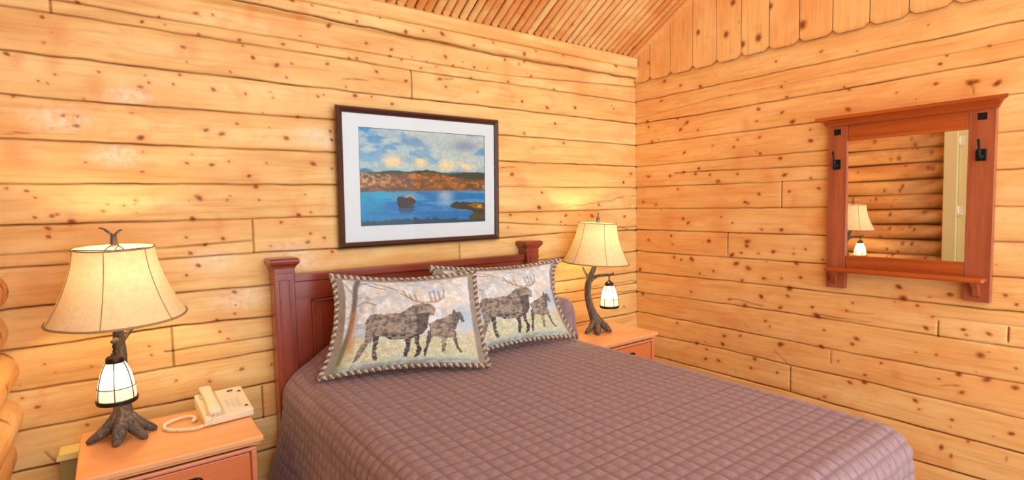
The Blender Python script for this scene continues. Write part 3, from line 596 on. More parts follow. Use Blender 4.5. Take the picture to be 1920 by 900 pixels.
b = MB(); b.box((-2.60, -2.08, .36), (-1.16, -.11, .755), .07, 4); part('mattress', b, M_SHEET, BED, og)
b = MB(); b.box((-2.60, -2.08, .12), (-1.16, -.11, .355), .02, 3); part('box_spring', b, M_SHEET, BED, og)
for x, y in ((-2.5, -1.98), (-1.26, -1.98), (-2.5, -.3), (-1.26, -.3)):
    b = MB(); b.tube([(x, y, .0), (x, y, .12)], [.03, .035], 12); part('leg', b, M_IRON, BED, og)

# ------------------------------------------------------------------ quilt
def quilt():
    r = .105; cell = .048
    xc = -1.870; w = .800; yh = -.105; yf = -2.175          # half width to the outside of the drop, head edge, foot edge
    drop = .60
    S = np.arange(-(w-r)-drop-.17, (w-r)+drop+.17, .0075); Tt = np.arange(0, (yh-yf-r)+drop+.17, .0075)
    s, t = np.meshgrid(S, Tt)
    ox = np.maximum(np.abs(s)-(w-r), 0)*np.sign(s); oy = np.maximum(t-(yh-yf-r), 0)
    d = np.hypot(ox, oy)+1e-9; dx, dy = ox/d, oy/d
    qa = np.clip(d/r, 0, PI/2)
    h = r*np.sin(qa); g = r*(1-np.cos(qa)); rest = np.maximum(d-r*PI/2, 0)
    ang = np.arctan2(dy, dx)
    along = np.where(np.abs(dx) > np.abs(dy), t, s)
    fold = .022*np.sin(along*7.5+1.3*np.sin(along*3))*sm(0, .5, rest)+.03*np.abs(np.sin(2*ang))*sm(0, .4, rest)
    flare = np.where(dx < 0, .085, .03)*sm(.0, .5, rest)+fold
    h = h+flare; g = g+rest*.985
    top = .79+0*s
    # the pillows beneath lift the quilt at the head of the bed
    x = xc+np.clip(s, -(w-r), (w-r)); y = yh-np.minimum(t, yh-yf-r)
    hx = sm(-2.665, -2.30, xc+s)*(1-sm(-1.10, -.97, xc+s)); lim = .22+.12*sm(-1.99, -1.90, xc+s)+.05*sm(-1.2, -1.1, xc+s); hy = 1-sm(lim-.16, lim, t)
    gap = 1-.35*np.exp(-((x+1.90)/.07)**2)
    hump = (.165+.05*sm(-1.5, -1.2, xc+s))*hx*hy*gap
    top = top+hump+.008*(fbm(s*3+9, t*3, 3, 3)-.5)+.004*np.exp(-((s)/.5)**2)*sm(.5, .9, t)*(1-sm(1.6, 2.05, t))-.004
    # quilting: raised squares between stitched lines
    su = np.abs(((s/cell) % 1)-.5)*2; tu = np.abs(((t/cell) % 1)-.5)*2
    wob = .04*(fbm(s*20, t*20, 4, 2)-.5)
    ds = (1-np.abs(su))*cell/2; dt = (1-np.abs(tu))*cell/2
    dl = np.minimum(ds, dt)+wob*.02
    dl = np.maximum(dl, 0); puff = .0068*(1-np.exp(-(dl/.010)**1.3))
    stitch = np.exp(-(np.maximum(dl, 0)/.0042)**2)
    nx = dx*np.sin(qa); ny = -dy*np.sin(qa); nz = np.cos(qa)
    X = x+dx*h+nx*puff; Y = y-dy*h+ny*puff; Z = top-g+nz*puff
    X = X+.085*sm(-1.25, -1.12, xc+s)*hy*(1-sm(.2, .5, rest)); Z = np.maximum(Z, .10+.0*s)
    o = gridmesh('quilt', np.stack([X, Y, Z], -1), M_QUILT, attrs=dict(stitch=stitch), org=(xc, -1.1, 0)); o.location = (xc, -1.1, 0)
    tag(o, 'brown quilted bedspread with stitched squares spread over the bed', 'bedspread')
quilt()

# ------------------------------------------------------------------ pillow shams
def sham_paint(u, v):
    """u right, v down, both 0..1 over the whole face"""
    x = 345+u*(1195-345); y = 258+v*(800-258)          # drawing frame of the woven picture
    n1 = fbm(u*9, v*7, 1, 4); n2 = fbm(u*40, v*30, 5, 3); n3 = fbm(u*5+3, v*5, 9, 3)
    C = np.zeros(u.shape+(3,))
    L = lambda *c: np.array(lin(*c)[:3])
    def blend(mask, col):
        m = np.clip(mask, 0, 1)[..., None]; C[:] = C*(1-m)+np.array(col)*m
    C[:] = L(204, 204, 200)
    blend(sm(.45, .7, n1), L(214, 204, 190)); blend(sm(.45, .65, n3), L(190, 202, 212)); blend(sm(.5, .68, n2)*.7, L(226, 228, 228)); blend(sm(.52, .7, fbm(u*16, v*14, 23, 4))*.5, L(168, 172, 172))
    sp = fbm(u*90, v*70, 51, 2); blend(sm(590, 650, y+30*(n1-.5)), L(202, 202, 164)); blend(sm(600, 660, y)*sm(.45, .6, n2), L(220, 216, 184)); blend(sm(600, 660, y)*sm(.55, .7, n1)*.6, L(178, 192, 140)); blend(sm(590, 640, y)*sm(.6, .68, sp)*.7, L(196, 160, 120)); blend(sm(590, 640, y)*sm(.42, .34, sp)*.7, L(170, 190, 190))
    blend(sm(735, 785, y+40*(n1-.5))*.8, L(146, 168, 168)); blend(sm(740, 790, y)*sm(.5, .6, n2), L(196, 202, 196))
    blend(sm(1000, 1100, x)*sm(430, 520, y)*(1-sm(560, 640, y))*.7, L(168, 190, 206)); blend(sm(1060, 1130, x)*sm(580, 660, y)*.6*sm(.4, .6, n2), L(224, 172, 146))
    blend(sm(20, 0, dline(x, y, [(505, 262), (470, 330), (458, 420), (440, 560), (405, 740)])-6), L(112, 106, 100))
    for pl in ([(470, 320), (560, 290), (680, 330), (720, 350)], [(462, 390), (430, 340), (400, 300)], [(456, 450), (520, 420), (590, 440)], [(520, 300), (600, 330), (650, 340)]):
        blend(sm(5, 1, dline(x, y, pl))*.8, L(126, 116, 110))
    blend(sm(500, 440, x)*sm(430, 500, y)*sm(.3, .5, n1)*.8*sm(420, 450, x), L(186, 130, 70)); blend(sm(460, 400, x)*sm(600, 680, y)*.8, L(130, 128, 66))
    blend(sm(.5, .65, fbm(u*22, v*20, 15, 3))*sm(640, 560, x)*sm(330, 360, y)*sm(620, 560, y)*.35, L(130, 112, 96))
    hair = sm(.3, .7, fbm(u*60+v*20, v*34-u*16, 77, 3)); brown = L(92, 84, 78)*(1-hair[..., None])+L(146, 130, 116)*hair[..., None]
    body = [(530, 525), (555, 493), (650, 498), (745, 488), (800, 455), (860, 438), (905, 448), (935, 485), (922, 515), (897, 515), (888, 565), (860, 612), (800, 632), (700, 640), (600, 605), (560, 640), (532, 600)]
    parts = [body, [(540, 580), (578, 615), (545, 670), (515, 735), (488, 748), (500, 690), (528, 640)], [(580, 600), (615, 612), (604, 680), (616, 752), (594, 752), (580, 690)], [(752, 615), (795, 625), (788, 680), (772, 748), (752, 748), (760, 680)],
             [(805, 620), (838, 605), (834, 670), (850, 700), (824, 752), (803, 752), (826, 700), (812, 660)],
             [(890, 565), (920, 545), (1000, 525), (1030, 510), (1044, 486), (1056, 503), (1078, 497), (1094, 520), (1100, 552), (1086, 560), (1068, 546), (1056, 566), (1045, 592), (1012, 640), (960, 652), (920, 632), (902, 622)],
             [(885, 595), (914, 620), (884, 690), (868, 748), (853, 742), (868, 680)], [(958, 640), (988, 640), (974, 722), (956, 722)], [(1012, 622), (1042, 606), (1048, 690), (1066, 730), (1045, 730), (1024, 670)]]
    jx = x+16*(fbm(u*50, v*36, 31, 3)-.5); jy = y+16*(fbm(u*50, v*36, 33, 3)-.5)
    m = np.zeros(u.shape, bool)
    for q in parts: m |= inpoly(jx, jy, q)
    mm = m[..., None]*.92; C[:] = C*(1-mm)+brown*mm
    blend(m*sm(590, 625, y)*(x < 870)*(x > 580)*.8, L(48, 50, 58)); blend(m*sm(.52, .66, fbm(u*34, v*60, 88, 3))*.55, L(186, 170, 152)); blend(m*(x > 820)*(y > 500)*(x < 900)*.6, L(58, 56, 62)); blend(m*(x > 1030)*.45, L(60, 64, 72))
    for pl in ([(868, 440), (815, 425), (775, 400), (748, 352)], [(775, 400), (758, 388), (738, 376)], [(800, 420), (785, 380)], [(830, 428), (815, 385)], [(885, 438), (950, 434), (988, 408), (990, 362)], [(965, 428), (958, 372)], [(940, 432), (930, 366)], [(915, 434), (905, 372)]):
        blend(sm(8, 3, dline(x, y, pl))*.75, L(156, 136, 116))
    # woven border bands
    bd = .042+.012*fbm(u*3, v*30, 8, 2)
    band = np.maximum.reduce([sm(.072, .06, u), sm(.062, .05, 1-u), sm(.05, .035, v), sm(.028, .02, 1-v)])
    chk = .5+.5*np.sin(u*430+v*300)*np.sin(v*300-u*430)
    bc = L(104, 92, 82)*(1-chk[..., None])+L(186, 174, 160)*chk[..., None]; bc = bc*(.8+.4*n2[..., None])
    bb = band[..., None]; C[:] = C*(1-bb)+bc*bb
    C = C**1.12*np.array([1.16, 1.27, 1.38])
    return np.clip(C, 0, 1)
def sham(TL, TR, BR, BL, label, depth, sag, bl, br):
    TL, TR, BR, BL = [np.array(q, float) for q in (TL, TR, BR, BL)]
    nx, ny = 300, 210
    u, v = np.meshgrid(np.linspace(0, 1, nx), np.linspace(0, 1, ny))
    n = np.cross(TR-TL, BL-TL); n /= np.linalg.norm(n)
    if n[1] > 0: n = -n
    def face(side):
        # edges bow inwards between the pointed corners
        sv = np.clip(np.sin(PI*v**.92), 0, 1)**.62; cu = u+bl*sv*(1-u)**3-br*sv*u**3; cvv = v+(.5-v)*2*.062*np.sin(PI*u)*np.abs(v-.5)*2
        cu = np.clip(cu, 0, 1)
        P = (TL*((1-cu)*(1-cvv))[..., None]+TR*(cu*(1-cvv))[..., None]+BR*(cu*cvv)[..., None]+BL*((1-cu)*cvv)[..., None])
        e = (np.clip(np.minimum.reduce([u/.07, (1-u)/.07, v/.06, (1-v)/.06]), 0, 1))
        bulge = (np.clip(4*u*(1-u), 0, 1)**.55)*(np.clip(4*v*(1-v), 0, 1)**.55)*depth*(side if side > 0 else side*.25)
        wr = .006*(fbm(u*7, v*6, 12, 3)-.5)*e
        b = bulge*(.35+.65*e)+wr*(1 if side > 0 else 0)
        b = b-.035*np.exp(-(((u-.5)/.5)**2+((v-0.0)/.22)**2))*sag*(side > 0)
        return P+n*b[..., None]+n*(.004*side)
    r0 = (TL+TR+BR+BL)/4; org = (r0[0], r0[1], min(BL[2], BR[2]))
    R = root('pillow_sham', org, label, 'pillow', 'woven moose pillow shams')
    A = face(1); B = face(-1)
    gridmesh('front_cover', A, M_TAPESTRY, R, col=sham_paint(u, v), org=org)
    part_b = gridmesh('back_cover', B[:, ::-1][::4, ::4] if False else B[:, ::-1], M_ROPE, R, org=org)
    # twisted rope along the rim
    rim = [A[0, i] for i in range(0, nx, 3)]+[A[j, nx-1] for j in range(0, ny, 3)]+[A[ny-1, i] for i in range(nx-1, -1, -3)]+[A[j, 0] for j in range(ny-1, 0, -3)]
    rim = [q-n*.004 for q in rim]; m = len(rim)
    for ph, mt, lb in ((0, M_ROPE, 'dark twist of the rope trim'), (PI, M_ROPE2, 'light twist of the rope trim')):
        pts = []; tot = 0; b = MB()
        for i in range(m):
            q = Vector(rim[i]); t = Vector(rim[(i+1) % m])-Vector(rim[i-1]); t.normalize(); nn = Vector(n); sd = t.cross(nn).normalized()
            tot += (Vector(rim[i])-Vector(rim[i-1])).length if i else 0
            a = tot/.030*2*PI+ph
            pts.append(q+(nn*math.cos(a)+sd*math.sin(a))*.0065)
        b.tube(pts, .0085, 7, closed=True); part('rope_trim', b, mt, R, org, lb)
    return R
sham((-2.462, -.215, 1.258), (-1.790, -.455, 1.236), (-1.872, -.690, .812), (-2.578, -.356, .812), 'moose-picture pillow sham with rope trim, nearer one, overlapping the sham behind it', .055, .5, .075, .022)
sham((-1.945, -.26, 1.258), (-1.098, -.34, 1.240), (-1.150, -.540, .812), (-1.915, -.480, .812), 'moose-picture pillow sham half hidden behind the other one, toward the corner lamp', .05, .5, .03, .125)

# ------------------------------------------------------------------ nightstands
NZ = .71
def nightstand():
    W, D = .57, .48
    R = root('nightstand', (0, 0, 0), '', 'nightstand', 'cherry nightstands beside the bed')
    b = MB(); pts = [(-W/2, -D/2), (W/2, -D/2), (W/2, D/2), (-W/2, D/2)]
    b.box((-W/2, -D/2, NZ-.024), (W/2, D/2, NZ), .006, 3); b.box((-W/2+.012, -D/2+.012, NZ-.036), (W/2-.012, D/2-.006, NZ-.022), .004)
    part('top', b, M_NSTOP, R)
    b = MB(); i = .028
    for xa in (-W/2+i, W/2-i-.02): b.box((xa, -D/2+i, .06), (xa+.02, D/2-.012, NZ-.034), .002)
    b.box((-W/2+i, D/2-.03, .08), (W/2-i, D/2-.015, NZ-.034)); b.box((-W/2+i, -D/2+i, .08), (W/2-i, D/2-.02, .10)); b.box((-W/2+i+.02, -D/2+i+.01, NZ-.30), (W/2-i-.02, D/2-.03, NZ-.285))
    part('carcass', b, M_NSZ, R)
    b = MB()
    b.box((-W/2+i-.004, -D/2+i-.012, NZ-.060), (W/2-i+.004, -D/2+i+.006, NZ-.044), .005, 3)
    for xa in (-W/2+i-.004, W/2-i-.016): b.box((xa, -D/2+i-.012, .10), (xa+.02, -D/2+i+.004, NZ-.056), .005, 3)
    part('face_frame', b, M_NSEDGE, R, label='glossy bead around the drawers, its highlight painted into the colour')
    for z0, z1 in ((NZ-.285, NZ-.064), (NZ-.53, NZ-.295)):
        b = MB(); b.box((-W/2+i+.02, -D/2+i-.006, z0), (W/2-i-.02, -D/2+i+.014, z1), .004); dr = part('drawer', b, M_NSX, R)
        zc = z1-.062; yf = -D/2+i-.006
        b = MB(); b.box((-.058, yf-.003, zc-.022), (.058, yf+.001, zc+.022), .0015)
        for x in (-.058, .058): b.lathe([(.0, 0), (.020, 0), (.020, .003), (.0, .003)], (0, 0, 0), 16); b.v[-64:] = [(x+p[0], yf-p[2], zc+p[1]) for p in b.v[-64:]]
        b.tube([(-.05, yf-.004, zc+.006), (-.046, yf-.020, zc), (-.025, yf-.026, zc-.016), (.025, yf-.026, zc-.016), (.046, yf-.020, zc), (.05, yf-.004, zc+.006)], .0045, 8, sub=4)
        for x in (-.05, .05): b.tube([(x, yf-.002, zc+.008), (x, yf-.014, zc+.008)], [.010, .006], 10)
        part('drawer_pull', b, M_PULL, dr)
    b = MB(); b.box((-W/2+.015, -D/2+.018, .0), (W/2-.015, -D/2+.04, .085), .004); b.box((-W/2+.015, -D/2+.018, 0), (-W/2+.037, D/2-.012, .085), .004); b.box((W/2-.037, -D/2+.018, 0), (W/2-.015, D/2-.012, .085), .004)
    part('plinth', b, M_NSZ, R)
    return R
ns = nightstand(); ns.location = (-3.140, -.348, 0); ns['label'] = 'cherry nightstand carrying the beige telephone, its drawer front toward us'
ns2 = copy_tree(ns); ns2.location = (-.665, -.27, 0); ns2['label'] = 'cherry nightstand in the room corner, partly hidden by the bed'

# ------------------------------------------------------------------ tree lamps
def lamp():
    R = root('table_lamp', (0, 0, 0), '', 'lamp', 'tree trunk table lamps')
    b = MB()
    b.tube([(0, .0, .03), (0, .014, .09), (.002, .040, .17), (-.002, .054, .24), (.0, .054, .31), (.0, .040, .37), (.004, .014, .43), (.010, 0, .50), (.012, 0, .53)], [.040, .031, .024, .022, .021, .019, .016, .013, .012], 14, .16, 1, sub=5)
    for k, (ang, ln, r0) in enumerate(((188, .112, .026), (262, .10, .030), (8, .108, .026), (142, .112, .026), (318, .108, .026))):
        a = math.radians(ang); c, s = math.cos(a), math.sin(a)
        b.tube([(0, .006, .115), (c*.022, .004+s*.022, .075), (c*.055, s*.055, .040), (c*ln*.85, s*ln*.85, .016), (c*ln, s*ln, .006)], [.016, .024, r0*.85, .015, .007], 12, .14, 3+k, sub=4)
    b.v = [(x, y, max(z, .0015)) for x, y, z in b.v]
    part('tree_trunk', b, M_BARK, R)
    b = MB(); b.tube([(-.002, .048, .335), (.002, .018, .366), (-.002, -.02, .384), (.004, -.065, .388), (.0, -.118, .399)], [.014, .012, .010, .009, .006], 10, .15, 20, sub=4)
    part('branch', b, M_BARK, R)
    b = MB(); b.tube([(.0, .042, .35), (.020, .060, .378), (.040, .078, .405), (.070, .094, .432)], [.010, .008, .007, .004], 8, .15, 23, sub=4)
    part('twig', b, M_BARK, R)
    ly = -.086; LZ = .020
    b = MB()
    for k in range(5):
        z = .384-k*.0095; pts = []
        for q in range(10):
            a = 2*PI*q/10; o = (.0045*math.cos(a), 0) if k % 2 else (0, .0045*math.cos(a))
            pts.append((o[0], ly+o[1], z+.0085*math.sin(a)))
        b.tube(pts, .0016, 6, closed=True)
    part('chain', b, M_BRONZE, R)
    LN = bpy.data.objects.new('lantern', None); COL.objects.link(LN); LN.parent = R; LN.location = (0, 0, LZ)
    prof = [(.0, .302), (.020, .302), (.030, .296), (.038, .282), (.046, .260), (.053, .232), (.0575, .205), (.060, .180), (.060, .160), (.054, .148), (.0, .146)]
    b = MB(); b.lathe(prof, (0, ly, 0), 36); part('glass_jar', b, M_LGLASS, LN, label='glowing frosted glass jar')
    b = MB(); b.lathe([(0, .262), (.012, .258), (.017, .246), (.014, .234), (0, .228)], (0, ly, 0), 16); part('lantern_bulb', b, M_LBULB, LN)
    b = MB(); b.lathe([(.0, .330), (.010, .330), (.012, .322), (.024, .318), (.028, .312), (.030, .296), (.026, .292), (.0, .292)], (0, ly, 0), 28); part('lantern_cap', b, M_BRONZE, LN)
    b = MB()
    for k in range(6):
        a = 2*PI*k/6-PI/2
        b.tube([((r+.0012)*math.cos(a), ly+(r+.0012)*math.sin(a), z) for r, z in prof[2:9]], .0018, 6, sub=3)
    for r, z, w in ((.0590, .206, .0016), (.0615, .158, .0052), (.0605, .150, .004)):
        b.tube([(r*math.cos(2*PI*q/36), ly+r*math.sin(2*PI*q/36), z) for q in range(36)], w, 6, closed=True)
    part('lantern_cage', b, M_BRONZE, LN)
    # bell shade, faceted by six seams
    def tiltm(b, a=math.radians(3.5), pz=.53):
        c, q = math.cos(a), math.sin(a); b.v = [(x+.012, y*c-(z-pz)*q, pz+y*q+(z-pz)*c) for x, y, z in b.v]
    z0, z1 = .470, .736
    def rad(t): return .128+(.222-.128)*(t**1.75*.85+t*.15)      # t 0 top .. 1 bottom
    n = 72; pr = [i/22 for i in range(23)]
    def ring(t, o=0.0):
        out = []
        for k in range(n):
            a = 2*PI*k/n; fct = 1-.016*(1-abs(math.cos(3*(a-math.radians(22)))))
            r = (rad(t)+o)*fct; out.append((r*math.cos(a), r*math.sin(a), z1-(z1-z0)*t))
        return out
    b = MB(); vs = []
    for t in pr: vs += ring(t)
    b.add(vs, [(i*n+k, (i+1)*n+k, (i+1)*n+(k+1) % n, i*n+(k+1) % n) for i in range(len(pr)-1) for k in range(n)], True)
    tiltm(b); sh = part('lamp_shade', b, M_SHADE, R)
    b = MB()
    for k in range(6):
        a = PI*k/3+math.radians(22)
        pts = []
        for t in pr:
            fct = 1.0; r = (rad(t)+.0012)*fct; pts.append((r*math.cos(a), r*math.sin(a), z1-(z1-z0)*t))
        b.tube(pts, .0015, 6)
    b.tube(ring(0, .001), .0028, 6, closed=True); b.tube(ring(1, .001), .0042, 8, closed=True)
    tiltm(b); part('shade_piping', b, M_TRIM, sh)
    b = MB()
    for a in (0, PI/2, PI, 1.5*PI): b.tube([(0, 0, z1-.012), (.124*math.cos(a), .124*math.sin(a), z1-.004)], .0018, 6)
    b.tube([(0, .0, .53), (.05, 0, .56), (.062, 0, .63), (.03, 0, .725), (0, 0, .745)], .002, 6, sub=4); b.tube([(0, .0, .53), (-.05, 0, .56), (-.062, 0, .63), (-.03, 0, .725), (0, 0, .745)], .002, 6, sub=4)
    tiltm(b); part('harp', b, M_BRONZE, R)
    b = MB(); b.lathe([(0, .53), (.017, .53), (.017, .565), (.012, .57), (0, .57)], n=16); tiltm(b); part('socket', b, M_BRONZE, R)
    b = MB(); b.lathe([(.012, .57), (.016, .585), (.026, .605), (.029, .622), (.025, .640), (.012, .651), (0, .653)], n=20); tiltm(b); part('bulb', b, M_BULB, R)
    b = MB(); b.lathe([(0, .738), (.012, .738), (.013, .75), (.010, .775), (.008, .782), (0, .784)], n=14)
    b.tube([(0, 0, .775), (-.012, 0, .790), (-.030, .004, .806), (-.044, .004, .810)], [.006, .0055, .0045, .002], 8, .15, 4, sub=4)
    b.tube([(0, 0, .775), (.012, 0, .790), (.022, .0, .800), (.030, -.003, .799)], [.0055, .005, .004, .002], 8, .15, 5, sub=4)
    tiltm(b); part('finial', b, M_BARK, R)
    for nm, loc, en, rd in (('bulb_light', (.012, -.006, .625), LAMP_W, .03), ('lantern_light', (0, ly, .25), LANTERN_W, .04)):
        ld = bpy.data.lights.new(nm, 'POINT'); ld.energy = en; ld.color = (1, .77, .46); ld.shadow_soft_size = rd
        lo = bpy.data.objects.new(nm, ld); COL.objects.link(lo); lo.parent = R; lo.location = loc
    return R
LAMP_W, LANTERN_W = 60.0, .6
l1 = lamp(); l1.location = (-3.290, -.262, NZ); l1.rotation_euler.z = math.radians(-7); l1['label'] = 'tree-trunk lamp with hanging lantern, standing beside the beige telephone'
l2 = copy_tree(l1); l2.location = (-.684, -.235, NZ); l2.rotation_euler.z = math.radians(42); l2['label'] = 'tree-trunk lamp with hanging lantern, standing in the room corner'

# ------------------------------------------------------------------ telephone
def phone():
    R = root('telephone', (-2.942, -.262, NZ), 'beige push-button desk telephone with handset and coiled cord on the nightstand', 'telephone', rz=math.radians(4))
    W, D = .185, .20
    zt = lambda y: .034+(y+D/2)/D*.050
    def slab(x0, x1, y0, y1, za, zb, bev=.004): return MB().prism([(y0, za(y0)), (y1, za(y1)), (y1, zb(y1)), (y0, zb(y0))], 0, x0, x1, bev)
    b = slab(-W/2, W/2, -D/2, D/2, lambda y: .003 if y < 0 else .030, lambda y: zt(y), .006); part('body', b, M_PHONE, R)
    b = slab(-.015, W/2-.008, -D/2+.012, D/2-.010, lambda y: zt(y)-.001, lambda y: zt(y)+.002, .0008); pl = part('face_plate', b, M_PHONE, R)
    b = MB()
    for i in range(3):
        for j in range(4):
            cx = .008+i*.020; cy = -.058+j*.017; b.box((cx-.006, cy-.0045, zt(cy)+.001), (cx+.006, cy+.0045, zt(cy)+.0058), .0012)
    part('keypad', b, M_PHONE2, R, label='grey-beige number keys')
    for x0, x1, cy in ((.028, .050, .066), (.066, .078, .05), (.064, .076, -.07)):
        b = MB(); b.box((x0, cy-.0045, zt(cy)+.001), (x1, cy+.0045, zt(cy)+.006), .001); part('function_key', b, M_DARK, R, label='dark function key')
    for cy in (-.066, .066):
        b = MB(); b.lathe([(.0, .008), (.026, .008), (.029, .0), (.029, -.006)], (-.052, cy, zt(cy)), 20); part('cradle_cup', b, M_PHONE2, R)
    b = MB(); hz = lambda y: zt(y)+.020
    ys = [-.100, -.096, -.085, -.060, -.045, 0, .045, .060, .085, .096, .100]; n = 14; vs = []
    for y in ys:
        k = abs(y)/.1; wd = .021+.004*sm(.5, .75, k)-.008*sm(.93, 1.0, k); ht = .010+.003*sm(.5, .8, k)-.006*sm(.93, 1, k); lift = .007*(1-k*k)
        for q in range(n):
            a = 2*PI*q/n; ca, sa = math.cos(a), math.sin(a); e = lambda c: math.copysign(abs(c)**.6, c)
            vs.append((-.052+wd*e(ca), y, hz(y)+lift+ht*e(sa)))
    b.add(vs, [(i*n+q, i*n+(q+1) % n, (i+1)*n+(q+1) % n, (i+1)*n+q) for i in range(len(ys)-1) for q in range(n)]+[tuple(range(n))[::-1], tuple((len(ys)-1)*n+q for q in range(n))], True)
    for cy in (-.070, .070): b.lathe([(.0, -.017), (.021, -.017), (.023, -.010), (.020, .002), (.012, .006)], (-.052, cy, hz(cy)), 20)
    part('handset', b, M_PHONE, R)
    # coiled cord: out of the handset end, round in a loop and back
    path = [(-.100, -.098, .012), (-.125, -.103, .010), (-.16, -.088, .010), (-.200, -.055, .010), (-.218, -.015, .010), (-.208, .028, .010), (-.175, .055, .010), (-.140, .062, .011), (-.112, .040, .012), (-.108, .008, .010), (-.122, -.012, .009)]
    P = [Vector(q) for q in path]; dense = []
    for i in range(len(P)-1):
        p0 = P[max(i-1, 0)]; p1 = P[i]; p2 = P[i+1]; p3 = P[min(i+2, len(P)-1)]
        for k in range(14):
            t = k/14; dense.append(.5*((2*p1)+(p2-p0)*t+(2*p0-5*p1+4*p2-p3)*t*t+(3*p1-p0-3*p2+p3)*t**3))
    pts = []; acc = 0
    for i, q in enumerate(dense):
        tn = (dense[min(i+1, len(dense)-1)]-dense[max(i-1, 0)]).normalized(); sd = tn.cross(Vector((0, 0, 1))).normalized(); up = Vector((0, 0, 1))
        for k in range(4):
            a = (i+k/4)*2*PI/2.2; qq = q+tn*(k/4)*.0035; pts.append(qq+(sd*math.cos(a)+up*math.sin(a))*.0058)
    b = MB(); b.tube(pts, .0022, 5); b.tube(dense, .0052, 8); b.tube([(-.052, -.098, .045), (-.068, -.108, .022), (-.088, -.104, .012), (-.100, -.098, .012)], .0035, 8, sub=3)
    part('coiled_cord', b, M_PHONE, R)
phone()

# ------------------------------------------------------------------ cream wall heater end left of the nightstand
R = root('heater_cover', (-3.47, -.04, 0), 'narrow cream box with olive side against the log wall, left of the telephone nightstand', 'heater cover'); og = R.location
b = MB(); b.box((-3.497, -.085, 0), (-3.415, -.004, .612), .003); part('housing', b, M_OLIVE, R, og, 'olive lower housing')
b = MB(); b.prism([(-3.505, .612), (-3.405, .612), (-3.405, .628), (-3.415, .640), (-3.497, .640), (-3.505, .628)], 1, -.10, -.004, .003); part('cover_top', b, M_HEATER, R, og, 'pale cream top')

